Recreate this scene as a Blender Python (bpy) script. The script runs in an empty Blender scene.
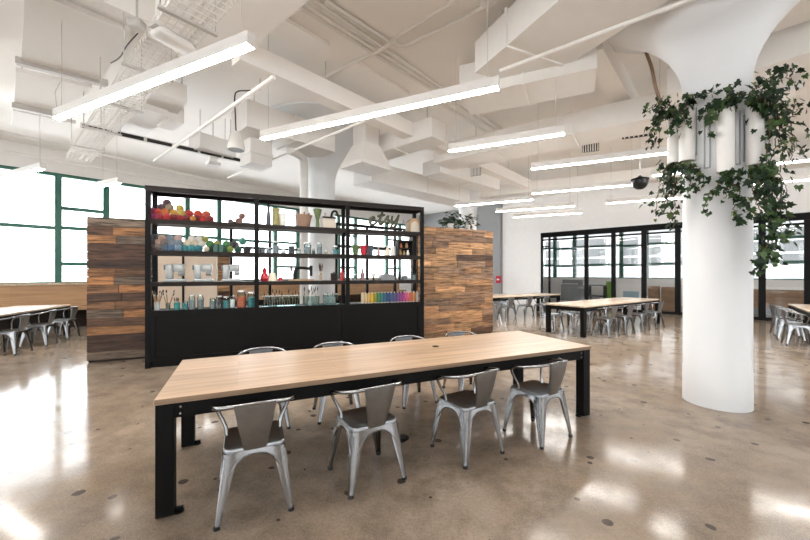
import bpy, bmesh, math, random
from mathutils import Vector, Matrix, noise
random.seed(7)
S = bpy.context.scene
COL = S.collection
PI = math.pi
# ------------------------------------------------------------------ camera numbers
CAM_Z = 1.55; F = 353.0; CU = 405.0; CV = 273.0
def at(u, v, z):
    """the place at height z that lies on the sight line of photo point (u, v)"""
    d = F*(z-CAM_Z)/(CV-v)
    return Vector(((u-CU)/F*d, d, z))
def atd(u, v, d):
    return Vector(((u-CU)/F*d, d, CAM_Z+(CV-v)/F*d))
# room axes: A runs away to the right along the window wall, B away to the left along the glass wall
TH = math.radians(43.1)
A = Vector((math.sin(TH), math.cos(TH), 0)); B = Vector((-math.cos(TH), math.sin(TH), 0))
K = Vector((.867, 21.78, 0))            # corner of window wall and end wall
def kp(ka, kb, z=0): return K + A*ka - B*kb + Vector((0, 0, z))
ROT_A = math.atan2(A.y, A.x)            # heading of A
CEIL = 5.1
# ------------------------------------------------------------------ mesh builder
class MB:
    def __init__(s): s.v = []; s.f = []; s.m = []; s.c = []; s.col = None; s.mi = 0; s.M = None
    def add(s, vs, fs):
        o = len(s.v)
        for p in vs:
            p = Vector(p); s.v.append(tuple(s.M @ p) if s.M else tuple(p))
        for f in fs:
            s.f.append(tuple(i+o for i in f)); s.m.append(s.mi); s.c.append(s.col)
        return s
    def box(s, c, d, R=None):
        x, y, z = d[0]/2, d[1]/2, d[2]/2
        c = Vector(c)
        vs = [Vector((a*x, b*y, e*z)) for e in (-1, 1) for a, b in ((-1,-1),(1,-1),(1,1),(-1,1))]
        if R: vs = [R @ p for p in vs]
        return s.add([c+p for p in vs], [(3,2,1,0),(4,5,6,7),(0,1,5,4),(1,2,6,5),(2,3,7,6),(3,0,4,7)])
    def bx(s, x0, x1, y0, y1, z0, z1):
        return s.box(((x0+x1)/2, (y0+y1)/2, (z0+z1)/2), (abs(x1-x0), abs(y1-y0), abs(z1-z0)))
    def cbox(s, x0, x1, y0, y1, z0, z1, b=.006):
        """box with chamfered vertical and top edges"""
        b = min(b, abs(x1-x0)*.45, abs(y1-y0)*.45, abs(z1-z0)*.45)
        def ring(i, z):
            return [(x0+i+b,y0+i,z),(x1-i-b,y0+i,z),(x1-i,y0+i+b,z),(x1-i,y1-i-b,z),(x1-i-b,y1-i,z),(x0+i+b,y1-i,z),(x0+i,y1-i-b,z),(x0+i,y0+i+b,z)]
        return s.loft([ring(b*.6, z0), ring(0, z0+b), ring(0, z1-b), ring(b*.6, z1)])
    def loft(s, rings, cap=True, closed=True):
        n = len(rings[0]); vs = [p for r in rings for p in r]; fs = []
        for i in range(len(rings)-1):
            for j in range(n if closed else n-1):
                k = (j+1) % n
                fs.append((i*n+j, i*n+k, (i+1)*n+k, (i+1)*n+j))
        if cap and closed:
            fs.append(tuple(range(n-1, -1, -1))); fs.append(tuple(range((len(rings)-1)*n, len(rings)*n)))
        return s.add(vs, fs)
    def prism(s, poly, z0, z1):
        a = sum(poly[i][0]*poly[(i+1)%len(poly)][1]-poly[(i+1)%len(poly)][0]*poly[i][1] for i in range(len(poly)))
        if a < 0: poly = poly[::-1]
        return s.loft([[(p[0], p[1], z0) for p in poly], [(p[0], p[1], z1) for p in poly]])
    def tube(s, pts, r, n=8, cap=True, flat=1.0):
        pts = [Vector(p) for p in pts]; rings = []
        prev = None
        for i, p in enumerate(pts):
            t = (pts[min(i+1, len(pts)-1)]-pts[max(i-1, 0)]).normalized()
            if prev is None:
                up = Vector((0, 0, 1)) if abs(t.z) < .95 else Vector((1, 0, 0))
                x = t.cross(up).normalized()
            else:
                x = (prev - t*prev.dot(t))
                x = x.normalized() if x.length > 1e-6 else t.orthogonal().normalized()
            prev = x; y = t.cross(x)
            rr = r[i] if isinstance(r, (list, tuple)) else r
            rings.append([p + x*math.cos(2*PI*k/n)*rr + y*math.sin(2*PI*k/n)*rr*flat for k in range(n)])
        return s.loft(rings, cap)
    def lathe(s, prof, n=16, c=(0,0,0), cap=True, arc=None):
        c = Vector(c)
        rings = [[c+Vector((r*math.cos(2*PI*k/n), r*math.sin(2*PI*k/n), z)) for k in range(n)] for r, z in prof]
        return s.loft(rings, cap)
    def ball(s, c, r, n=10, m=7, sz=1.0):
        c = Vector(c)
        prof = [(r*math.sin(PI*(i+.0)/m) if 0 < i < m else r*.02, -r*math.cos(PI*i/m)*sz) for i in range(m+1)]
        return s.lathe(prof, n, c)
    def build(s, name, mat, parent=None, smooth=False, loc=None, rz=None):
        me = bpy.data.meshes.new(name)
        me.from_pydata(s.v, [], s.f)
        mats = mat if isinstance(mat, (list, tuple)) else [mat]
        for m in mats: me.materials.append(m)
        if len(mats) > 1: me.polygons.foreach_set('material_index', s.m)
        if any(c is not None for c in s.c):
            at_ = me.color_attributes.new('tint', 'FLOAT_COLOR', 'CORNER')
            buf = []
            for f, c in zip(s.f, s.c):
                c = c or (1, 1, 1)
                buf += [c[0], c[1], c[2], 1.0]*len(f)
            at_.data.foreach_set('color', buf)
        me.update()
        if smooth:
            me.polygons.foreach_set('use_smooth', [True]*len(me.polygons))
            try: me.set_sharp_from_angle(angle=math.radians(smooth if smooth is not True else 42))
            except Exception: pass
        o = bpy.data.objects.new(name, me); COL.objects.link(o)
        if parent: o.parent = parent
        if loc is not None: o.location = loc
        if rz is not None: o.rotation_euler.z = rz
        return o
def spline(pts, k=6):
    """Catmull-Rom through pts"""
    pts = [Vector(p) for p in pts]; out = []
    for i in range(len(pts)-1):
        p0 = pts[max(i-1, 0)]; p1 = pts[i]; p2 = pts[i+1]; p3 = pts[min(i+2, len(pts)-1)]
        for j in range(k):
            t = j/k
            out.append(.5*((2*p1)+(p2-p0)*t+(2*p0-5*p1+4*p2-p3)*t*t+(3*p1-p0-3*p2+p3)*t**3))
    out.append(pts[-1]); return out
def tag(o, label=None, cat=None, group=None, kind=None):
    if label: o['label'] = label
    if cat: o['category'] = cat
    if group: o['group'] = group
    if kind: o['kind'] = kind
    return o
def thing(name, label, cat, loc=(0,0,0), rz=0, group=None):
    o = bpy.data.objects.new(name, None); COL.objects.link(o); o.empty_display_size = .1
    o.location = loc; o.rotation_euler = (0, 0, rz)
    return tag(o, label, cat, group)
def struct(o, label=None): o['kind'] = 'structure'; (label and o.__setitem__('label', label)); return o
def dup(root, loc, rz, label, group=None):
    r = root.copy(); COL.objects.link(r); r.location = loc; r.rotation_euler = (0, 0, rz); r['label'] = label
    if group: r['group'] = group
    for ch in list(root.children):
        c = ch.copy(); COL.objects.link(c); c.parent = r
        for g in list(ch.children):
            d = g.copy(); COL.objects.link(d); d.parent = c
    return r
# ------------------------------------------------------------------ materials
def M(name, col, rough=.5, metal=0, noise_amt=0, scale=6, coord='Object', coat=0, bump=0, stretch=None, emit=0, trans=0, spec=.5):
    m = bpy.data.materials.new(name); m.use_nodes = True; nt = m.node_tree; N = nt.nodes; L = nt.links
    b = N['Principled BSDF']
    b.inputs['Base Color'].default_value = (*col, 1); b.inputs['Roughness'].default_value = rough; b.inputs['Metallic'].default_value = metal
    b.inputs['Coat Weight'].default_value = coat; b.inputs['Specular IOR Level'].default_value = spec
    if emit: b.inputs['Emission Color'].default_value = (*col, 1); b.inputs['Emission Strength'].default_value = emit
    if trans: b.inputs['Transmission Weight'].default_value = trans
    tc = N.new('ShaderNodeTexCoord'); mp = N.new('ShaderNodeMapping'); L.new(tc.outputs[coord], mp.inputs[0])
    if stretch: mp.inputs['Scale'].default_value = stretch
    nz = N.new('ShaderNodeTexNoise'); nz.inputs['Scale'].default_value = scale; nz.inputs['Detail'].default_value = 5; L.new(mp.outputs[0], nz.inputs['Vector'])
    amt = noise_amt or .04
    mx = N.new('ShaderNodeMix'); mx.data_type = 'RGBA'; L.new(nz.outputs['Fac'], mx.inputs['Factor'])
    mx.inputs['A'].default_value = (*[max(0, c*(1-amt)) for c in col], 1); mx.inputs['B'].default_value = (*[min(1, c*(1+amt)) for c in col], 1)
    L.new(mx.outputs['Result'], b.inputs['Base Color'])
    if bump:
        bp = N.new('ShaderNodeBump'); bp.inputs['Strength'].default_value = bump; bp.inputs['Distance'].default_value = .02
        L.new(nz.outputs['Fac'], bp.inputs['Height']); L.new(bp.outputs[0], b.inputs['Normal'])
    return m
def plank_mat(name, rough=.6):
    """each board's own tint (a mesh attribute) with a streaked grain along its length"""
    m = bpy.data.materials.new(name); m.use_nodes = True; nt = m.node_tree; N = nt.nodes; L = nt.links; b = N['Principled BSDF']
    b.inputs['Roughness'].default_value = rough
    tc = N.new('ShaderNodeTexCoord'); mp = N.new('ShaderNodeMapping'); mp.inputs['Scale'].default_value = (1.3, 9, 15); L.new(tc.outputs['Object'], mp.inputs[0])
    nz = N.new('ShaderNodeTexNoise'); nz.inputs['Scale'].default_value = 2.2; nz.inputs['Detail'].default_value = 7; nz.inputs['Roughness'].default_value = .65; L.new(mp.outputs[0], nz.inputs['Vector'])
    rp = N.new('ShaderNodeValToRGB'); rp.color_ramp.elements[0].position = .36; rp.color_ramp.elements[0].color = (.22, .17, .13, 1)
    rp.color_ramp.elements[1].position = .62; rp.color_ramp.elements[1].color = (1.30, 1.15, 1.0, 1); L.new(nz.outputs['Fac'], rp.inputs[0])
    va = N.new('ShaderNodeVertexColor'); va.layer_name = 'tint'
    mx = N.new('ShaderNodeMix'); mx.data_type = 'RGBA'; mx.blend_type = 'MULTIPLY'; mx.inputs['Factor'].default_value = 1
    L.new(va.outputs[0], mx.inputs['A']); L.new(rp.outputs[0], mx.inputs['B']); L.new(mx.outputs['Result'], b.inputs['Base Color'])
    bp = N.new('ShaderNodeBump'); bp.inputs['Strength'].default_value = .25; bp.inputs['Distance'].default_value = .01; L.new(nz.outputs['Fac'], bp.inputs['Height']); L.new(bp.outputs[0], b.inputs['Normal'])
    return m
def tint_mat(name, rough=.6, var=.25, scale=20, bump=0):
    m = bpy.data.materials.new(name); m.use_nodes = True; nt = m.node_tree; N = nt.nodes; L = nt.links; b = N['Principled BSDF']
    b.inputs['Roughness'].default_value = rough
    va = N.new('ShaderNodeVertexColor'); va.layer_name = 'tint'
    L.new(va.outputs[0], b.inputs['Base Color']); b.inputs['Specular IOR Level'].default_value = .3
    return m
def floor_mat():
    m = bpy.data.materials.new('polished_concrete'); m.use_nodes = True; nt = m.node_tree; N = nt.nodes; L = nt.links; b = N['Principled BSDF']
    tc = N.new('ShaderNodeTexCoord')
    def nz(s, d, r=.6):
        n = N.new('ShaderNodeTexNoise'); n.inputs['Scale'].default_value = s; n.inputs['Detail'].default_value = d; n.inputs['Roughness'].default_value = r; L.new(tc.outputs['Object'], n.inputs['Vector']); return n
    def mix(f, a, c, bt='MIX'):
        x = N.new('ShaderNodeMix'); x.data_type = 'RGBA'; x.blend_type = bt
        if isinstance(f, float): x.inputs['Factor'].default_value = f
        else: L.new(f, x.inputs['Factor'])
        for k, q in (('A', a), ('B', c)):
            if isinstance(q, tuple): x.inputs[k].default_value = (*q, 1)
            else: L.new(q, x.inputs[k])
        return x.outputs['Result']
    def ramp(src, p0, p1, inv=False):
        r = N.new('ShaderNodeMapRange'); r.inputs['From Min'].default_value = p0; r.inputs['From Max'].default_value = p1; L.new(src, r.inputs['Value'])
        if inv: r.inputs['To Min'].default_value = 1; r.inputs['To Max'].default_value = 0
        return r.outputs[0]
    big = nz(.55, 6, .62); mid = nz(3.2, 6, .65); fine = nz(48, 3, .6)
    c = mix(ramp(big.outputs['Fac'], .34, .68), FLOOR_A, FLOOR_B)
    c = mix(ramp(mid.outputs['Fac'], .42, .66), c, FLOOR_C)
    c = mix(ramp(fine.outputs['Fac'], .40, .60), mix(1.0, c, (.86, .85, .84), 'MULTIPLY'), c)
    # pale aggregate grains
    vo = N.new('ShaderNodeTexVoronoi'); vo.voronoi_dimensions = '2D'; vo.inputs['Scale'].default_value = 62; L.new(tc.outputs['Object'], vo.inputs['Vector'])
    c = mix(ramp(vo.outputs['Distance'], .05, .20, True), c, (.345, .29, .235))
    # dark patched bolt holes
    dv = N.new('ShaderNodeTexNoise'); dv.inputs['Scale'].default_value = 9; L.new(tc.outputs['Object'], dv.inputs['Vector'])
    ad = N.new('ShaderNodeMixRGB'); ad.inputs[0].default_value = .035; L.new(tc.outputs['Object'], ad.inputs[1]); L.new(dv.outputs['Color'], ad.inputs[2])
    v2 = N.new('ShaderNodeTexVoronoi'); v2.voronoi_dimensions = '2D'; v2.inputs['Scale'].default_value = 3.2; v2.inputs['Randomness'].default_value = 1; L.new(ad.outputs[0], v2.inputs['Vector'])
    pick = N.new('ShaderNodeSeparateColor'); L.new(v2.outputs['Color'], pick.inputs[0])
    rad = N.new('ShaderNodeMapRange'); rad.inputs['From Min'].default_value = .40; rad.inputs['From Max'].default_value = 1; rad.inputs['To Min'].default_value = 0; rad.inputs['To Max'].default_value = .115; L.new(pick.outputs[0], rad.inputs['Value'])
    lt = N.new('ShaderNodeMath'); lt.operation = 'LESS_THAN'; L.new(v2.outputs['Distance'], lt.inputs[0]); L.new(rad.outputs[0], lt.inputs[1])
    c = mix(lt.outputs[0], c, (.075, .06, .048))
    L.new(c, b.inputs['Base Color'])
    L.new(ramp(mid.outputs['Fac'], .3, .7), b.inputs['Roughness'])
    rr = N.new('ShaderNodeMapRange'); rr.inputs['From Min'].default_value = .3; rr.inputs['From Max'].default_value = .7; rr.inputs['To Min'].default_value = .06; rr.inputs['To Max'].default_value = .19
    L.new(mid.outputs['Fac'], rr.inputs['Value']); L.new(rr.outputs[0], b.inputs['Roughness'])
    b.inputs['Specular IOR Level'].default_value = .25
    bp = N.new('ShaderNodeBump'); bp.inputs['Strength'].default_value = .05; bp.inputs['Distance'].default_value = .02
    L.new(big.outputs['Fac'], bp.inputs['Height']); L.new(bp.outputs[0], b.inputs['Normal'])
    return m
def glass_mat(name='clear_glass', refl=.05, tint=(1,1,1)):
    m = bpy.data.materials.new(name); m.use_nodes = True; nt = m.node_tree; N = nt.nodes; L = nt.links; N.remove(N['Principled BSDF'])
    t = N.new('ShaderNodeBsdfTransparent'); t.inputs[0].default_value = (*tint, 1); g = N.new('ShaderNodeBsdfGlossy'); g.inputs['Roughness'].default_value = .02
    fr = N.new('ShaderNodeFresnel'); fr.inputs[0].default_value = 1.35
    x = N.new('ShaderNodeMixShader'); L.new(fr.outputs[0], x.inputs[0]); L.new(t.outputs[0], x.inputs[1]); L.new(g.outputs[0], x.inputs[2])
    L.new(x.outputs[0], N['Material Output'].inputs[0]); return m
def oak_mat(name, base=(.46,.325,.215), rough=.33, axis_scale=(.55, 9, 9), board=.14):
    m = bpy.data.materials.new(name); m.use_nodes = True; nt = m.node_tree; N = nt.nodes; L = nt.links; b = N['Principled BSDF']
    tc = N.new('ShaderNodeTexCoord'); mp = N.new('ShaderNodeMapping'); mp.inputs['Scale'].default_value = axis_scale; L.new(tc.outputs['Object'], mp.inputs[0])
    nz = N.new('ShaderNodeTexNoise'); nz.inputs['Scale'].default_value = 2.4; nz.inputs['Detail'].default_value = 8; nz.inputs['Distortion'].default_value = .6; L.new(mp.outputs[0], nz.inputs['Vector'])
    br = N.new('ShaderNodeTexBrick'); br.inputs['Scale'].default_value = 1; br.inputs['Brick Width'].default_value = 1.5; br.inputs['Row Height'].default_value = board; br.inputs['Mortar Size'].default_value = .0015
    br.inputs['Color1'].default_value = (*[c*.86 for c in base], 1); br.inputs['Color2'].default_value = (*[min(1, c*1.12) for c in base], 1); br.inputs['Mortar'].default_value = (*[c*.6 for c in base], 1)
    L.new(tc.outputs['Object'], br.inputs['Vector'])
    rp = N.new('ShaderNodeValToRGB'); rp.color_ramp.elements[0].position = .3; rp.color_ramp.elements[0].color = (.74, .68, .62, 1); rp.color_ramp.elements[1].position = .7; rp.color_ramp.elements[1].color = (1.1, 1.1, 1.1, 1); L.new(nz.outputs['Fac'], rp.inputs[0])
    mx = N.new('ShaderNodeMix'); mx.data_type = 'RGBA'; mx.blend_type = 'MULTIPLY'; mx.inputs['Factor'].default_value = 1; L.new(br.outputs['Color'], mx.inputs['A']); L.new(rp.outputs[0], mx.inputs['B'])
    L.new(mx.outputs['Result'], b.inputs['Base Color']); b.inputs['Roughness'].default_value = rough
    return m
FLOOR_A = (.26, .195, .137); FLOOR_B = (.40, .335, .272); FLOOR_C = (.20, .155, .115)
m_floor = floor_mat()
m_white = M('white_paint', (.80, .785, .765), .55)
m_slab = M('painted_concrete_ceiling', (.90, .875, .845), .7, noise_amt=.05, scale=1.2)
m_duct = M('painted_duct', (.80, .78, .75), .5)
m_board = M('acoustic_board', (.88, .87, .85), .85, noise_amt=.03, scale=30)
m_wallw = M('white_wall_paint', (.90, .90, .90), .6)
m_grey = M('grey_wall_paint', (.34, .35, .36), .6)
m_black = M('black_powder_coat', (.0035, .0035, .0037), .5, noise_amt=.2, scale=40, spec=.14)
m_blackpanel = M('black_lacquer_panel', (.0042, .0038, .0038), .55, noise_amt=.15, scale=3, spec=.14)
m_shelf = M('dark_stained_shelf', (.012, .008, .0065), .5, noise_amt=.35, scale=8, stretch=(1, 12, 12), spec=.2)
m_green = M('green_window_paint', (.020, .125, .085), .4)
m_steel = M('galvanised_steel', (.31, .315, .325), .17, 1, noise_amt=.16, scale=9)
m_steel2 = M('worn_steel', (.31, .325, .345), .30, 1, noise_amt=.2, scale=14)
m_rubber = M('black_rubber', (.015, .015, .015), .7)
m_oak = oak_mat('oak_top')
m_oak2 = oak_mat('pale_oak_top', (.60, .49, .37), .24)
m_plank = plank_mat('reclaimed_plank')
m_bench = oak_mat('bench_oak', (.46, .29, .16), .5, (.5, 9, 9), .22)
m_lam = M('lamp_housing', (.72, .70, .68), .4, 0)
m_glow = M('lamp_diffuser', (1, .955, .90), .5, emit=30)
m_glass = glass_mat()
m_cable = M('dark_cable', (.03, .028, .026), .6)
m_wire = M('zinc_wire', (.55, .53, .50), .5, 0)
m_colw = M('column_paint', (.755, .77, .785), .45, noise_amt=.02, scale=4)
m_ply = M('birch_ply', (.86, .72, .58), .5, noise_amt=.06, scale=3, stretch=(1, 1, .2))
m_dark = M('dark_slot', (.03, .028, .025), .8)
m_leaf = tint_mat('ivy_leaf', .45)
m_stem = M('ivy_stem', (.10, .07, .03), .7)
m_soil = M('potting_soil', (.03, .02, .014), .9)
# ------------------------------------------------------------------ room shell
def mesh_quad_box(name, p0, p1, z0, z1, thick_dir, thick, mat):
    mb = MB(); q = thick_dir*thick
    mb.prism([(p0.x,p0.y),(p1.x,p1.y),((p1+q).x,(p1+q).y),((p0+q).x,(p0+q).y)], z0, z1)
    return struct(mb.build(name, mat))
fl = MB(); fl.prism([kp(-26,24)[:2], kp(6.2,24)[:2], kp(6.2,0)[:2], kp(-26,0)[:2]], -.25, 0); struct(fl.build('floor', m_floor))
ce = MB(); ce.prism([kp(-26.2,24.2)[:2], kp(6.2,24.2)[:2], kp(6.2,-.2)[:2], kp(-26.2,-.2)[:2]], CEIL, CEIL+.3); struct(ce.build('ceiling', m_slab))
SILL, HEAD = 1.22, 4.43
# window wall (left): below and above the windows
mesh_quad_box('wall_left', kp(-26,0), kp(6.2,0), 0, SILL, B, .25, m_white)
mesh_quad_box('wall_left_upper', kp(-26,0), kp(6.2,0), HEAD, CEIL, B, .25, m_white)
mesh_quad_box('trim_1', kp(-20,0)-B*.10, kp(-.05,0)-B*.10, SILL-.01, SILL+.05, B, .30, m_oak2)   # window board
W0 = Vector((-9.6, 10.6, 0)); tW = (W0-K).dot(A)
def wp(s, z=0): return kp(tW+s, 0, z)
wn = [0]
def window_unit(s0, s1, bars, name_bits=None):
    wn[0] += 1
    root = bpy.data.objects.new('window_%d' % wn[0], None); COL.objects.link(root); root['kind'] = 'structure'
    root.location = wp(s0); root.rotation_euler.z = ROT_A
    w = s1-s0; f = MB()
    f.bx(0, .075, .02, .16, SILL, HEAD); f.bx(w-.075, w, .02, .16, SILL, HEAD)
    f.bx(.075, w-.075, .02, .16, SILL, SILL+.08); f.bx(.075, w-.075, .02, .16, HEAD-.09, HEAD)
    for z in bars: f.bx(.075, w-.075, .04, .14, z-.05, z+.05)
    f.build('window_frame', m_green, root)
    g = MB(); g.bx(.07, w-.07, .085, .093, SILL+.07, HEAD-.08); g.build('pane', m_glass, root)
s = -.575 - 3.3*3; pat = []
while s < 14.9:
    n = min(s+1.065, 15.2); window_unit(s, n, (1.82, 2.87, 3.44)); s = n
    if s < 14.9:
        n = min(s+2.235, 15.2); window_unit(s, n, (2.85,)); s = n
# end wall: grey stretch, white stretch, band above the glazing
KG = 15.93-8.31
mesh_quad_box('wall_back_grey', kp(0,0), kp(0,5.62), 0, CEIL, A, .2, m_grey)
mesh_quad_box('wall_back', kp(-.02,5.62), kp(-.02,KG), 0, CEIL, A, .22, m_wallw)
mesh_quad_box('wall_back_upper', kp(-.02,KG), kp(-.02,24), 3.42, CEIL, A, .22, m_wallw)
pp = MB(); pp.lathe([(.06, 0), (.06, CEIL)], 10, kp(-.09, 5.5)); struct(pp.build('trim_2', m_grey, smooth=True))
# glazed wall: black posts, header, floor channel, panes
def kb_of(u):
    k = (u-CU)/F; g = Vector((12.5, 10.9)); s_ = (g.x-k*g.y)/(B.y*k-B.x); return 15.93-s_
posts = [(542, .07), (549.5, .06), (586.5, .15), (613.5, .15), (644, .17), (677.8, .17), (719, .16), (762, .17), (808, .17), (858, .17), (925, .17)]
edges = [kb_of(u) for u, w in posts]
for i in range(len(edges)-1):
    wn[0] += 1
    root = bpy.data.objects.new('window_%d' % wn[0], None); COL.objects.link(root); root['kind'] = 'structure'
    root.location = kp(0, edges[i]); root.rotation_euler.z = math.atan2(-B.y, -B.x)
    w = edges[i+1]-edges[i]; a0 = posts[i][1]/2; a1 = posts[i+1][1]/2; f = MB()
    f.bx(-a0 if i == 0 else 0, a0, -.06, .06, 0, 3.20); f.bx(w-a1, w, -.06, .06, 0, 3.20)
    f.bx(-a0 if i == 0 else 0, w, -.08, .08, 3.20, 3.42); f.bx(a0, w-a1, -.05, .05, 0, .10)
    f.bx(a0, w-a1, -.04, .04, 3.05, 3.12)
    if i == 0: f.bx(a0, w-a1, -.04, .04, 2.75, 2.80)
    f.build('window_frame', m_black, root)
    g = MB(); g.bx(a0, w-a1, -.005, .005, .1, 3.20); g.build('pane', m_glass, root)
# room beyond the glazing: outer window wall with green frames
mesh_quad_box('wall_far', kp(4.6,0), kp(4.6,24), 0, SILL+.05, A, .25, m_white)
mesh_quad_box('wall_far_upper', kp(4.6,0), kp(4.6,24), 3.75, CEIL, A, .25, m_white)
kb = 3.1; narrow = True
while kb < 23.5:
    w = 1.1 if narrow else 2.3
    wn[0] += 1
    root = bpy.data.objects.new('window_%d' % wn[0], None); COL.objects.link(root); root['kind'] = 'structure'
    root.location = kp(4.6, kb); root.rotation_euler.z = math.atan2(-B.y, -B.x); f = MB()
    f.bx(0, .09, .04, .18, SILL, 3.78); f.bx(w-.09, w, .04, .18, SILL, 3.78); f.bx(.09, w-.09, .04, .18, SILL, SILL+.10); f.bx(.09, w-.09, .04, .18, 3.70, 3.78)
    for z in ((1.95, 2.95) if narrow else (2.0, 3.0)): f.bx(.09, w-.09, .05, .16, z-.06, z+.06)
    f.build('window_frame', m_green, root)
    g = MB(); g.bx(.08, w-.08, .1, .108, SILL+.08, 3.7); g.build('pane', m_glass, root)
    kb += w; narrow = not narrow
mesh_quad_box('wall_side', kp(.2,3.0), kp(4.6,3.0), 0, CEIL, B, .2, m_wallw)
# unseen walls behind and right of the camera, wide openings put in for daylight
def opening_wall(name, p0, p1, out, npier, pw):
    mb = MB(); q = out*.3
    def sl(a, b, z0, z1): mb.prism([a[:2], b[:2], (b+q)[:2], (a+q)[:2]], z0, z1)
    sl(p0, p1, 0, 1.0); sl(p0, p1, 4.5, CEIL); d = p1-p0
    for i in range(npier+1):
        t = i/npier; a = p0+d*max(0, t-pw); b = p0+d*min(1, t+pw); sl(a, b, 1.0, 4.5)
    struct(mb.build(name, m_white))
opening_wall('wall_rear', kp(-26,0), kp(-26,24), -A, 8, .035)
opening_wall('wall_right', kp(-26,24), kp(6.2,24), -B, 8, .04)
# wood bench and wainscot under the window
bt = thing('window_bench', 'long built-in oak bench with panelled back under the green windows', 'bench', wp(-9)-B*.0, ROT_A)
q = MB(); q.bx(0, 22.5, -.06, -.005, .50, SILL-.015); q.build('back_panel', m_bench, bt)
q = MB(); q.bx(0, 22.5, -.62, -.06, .50, .60); q.build('seat', m_bench, bt)
q = MB(); q.bx(0, 22.5, -.40, -.02, .0, .50)
q.build('plinth', m_shelf, bt)
# ------------------------------------------------------------------ columns
def column(x, y, label, r=.317):
    mb = MB(); prof = [(r*1.012, 0), (r*1.012, .42), (r, .425), (r, 3.75)]
    for i in range(1, 11):
        t = i/10; prof.append((r+(1.30-r)*(t**2.0), 3.75+1.28*t))
    prof.append((1.42, 5.05)); prof.append((1.42, CEIL))
    mb.lathe(prof, 48, (x, y, 0)); o = mb.build('column', m_colw, smooth=50); struct(o, label)
    return o
CX, CY = 3.73, 4.23
column(CX, CY, 'round white column with ivy planters beside the long table')
column(-2.05, 8.7, 'round white column rising behind the black display shelf')
column(2.35, 13.2, 'round white column farthest back behind the plank partition')
# ------------------------------------------------------------------ dining tables
def table(name, label, corner, rz, L, W, mat, h=.76, group=None, grommet=True, detail=True):
    """corner = near left corner on the floor plan; long side runs along local x"""
    c = Vector(corner)+Vector((math.cos(rz)*L/2-math.sin(rz)*W/2, math.sin(rz)*L/2+math.cos(rz)*W/2, 0))
    t = thing(name, label, 'table', (c.x, c.y, 0), rz, group)
    a, b = L/2, W/2
    q = MB(); q.cbox(-a, a, -b, b, h-.036, h, .004); q.build('tabletop', mat, t)
    q = MB()
    for sx in (-1, 1): q.bx(sx*(a-.03), sx*(a-.08), -b+.1, b-.1, h-.135, h-.037)
    for sy in (-1, 1): q.bx(-a+.1, a-.1, sy*(b-.02), sy*(b-.07), h-.135, h-.037)
    if detail:
        for k in (-1, 0, 1): q.bx(k*L/4-.03, k*L/4+.03, -b+.07, b-.07, h-.09, h-.037)
    q.build('apron', m_black, t)
    for sx in (-1, 1):
        for sy in (-1, 1):
            q = MB(); q.cbox(sx*(a-.055)-.05, sx*(a-.055)+.05, sy*(b-.06)-.05, sy*(b-.06)+.05, .012, h-.036, .004); lg = q.build('leg', m_black, t)
            if detail:
                q = MB(); q.lathe([(.03, 0), (.03, .008), (.018, .012)], 12, (sx*(a-.125), sy*(b-.06), 0)); q.bx(sx*(a-.125)-.02, sx*(a-.125)+.025, sy*(b-.06)-.012, sy*(b-.06)+.012, .008, .03); q.build('floor_foot', m_black, lg)
                for z in (h-.065, h-.11):
                    q = MB(); q.tube([(sx*(a-.14), sy*(b-.0195), z), (sx*(a-.14), sy*(b-.012), z)], .007, 8); q.build('bolt', m_steel, lg)
    if grommet:
        q = MB(); q.lathe([(.035, h-.001), (.035, h+.004), (.022, h+.005)], 16, (.42, .12, 0)); q.build('cable_grommet', m_black, t, smooth=True)
    return t
RT = math.radians(24.5)
table('dining_table', 'long oak-topped communal table with black steel legs in front of the display shelf', (-1.56, 2.19, 0), RT, 3.93, 1.12, m_oak)
T1C = (4.25, 8.36, 0); RT1 = math.radians(34)
table('dining_table', 'pale-topped black-legged table between plank partition and white ivy column', T1C, RT1, 4.25, 1.05, m_oak2, detail=False, grommet=False)
T2C = (2.55, 11.4, 0); RT2 = math.radians(29)
table('dining_table', 'pale-topped table by the white wall, partly behind the plank partition', T2C, RT2, 3.75, 1.05, m_oak2, detail=False, grommet=False)
T3R = math.atan2(-.77, -.64)
table('dining_table', 'pale-topped table right of the white ivy column, running off the photo', (9.86+.03, 9.12, 0), T3R, 3.6, 1.05, m_oak2, detail=False, grommet=False)
d4 = Vector((.319, -.948, 0)); p4 = Vector((-8.41, 8.89, 0)); end4 = p4+d4*3.9
# the table by the bench: its visible long side faces +x, so its near left corner is the camera end
r4 = math.atan2(-d4.y, -d4.x)
table('dining_table', 'white-glinting table by the oak window bench, left of the plank partition', end4, r4, 3.9, 1.05, m_oak2, detail=False, grommet=False)
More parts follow.
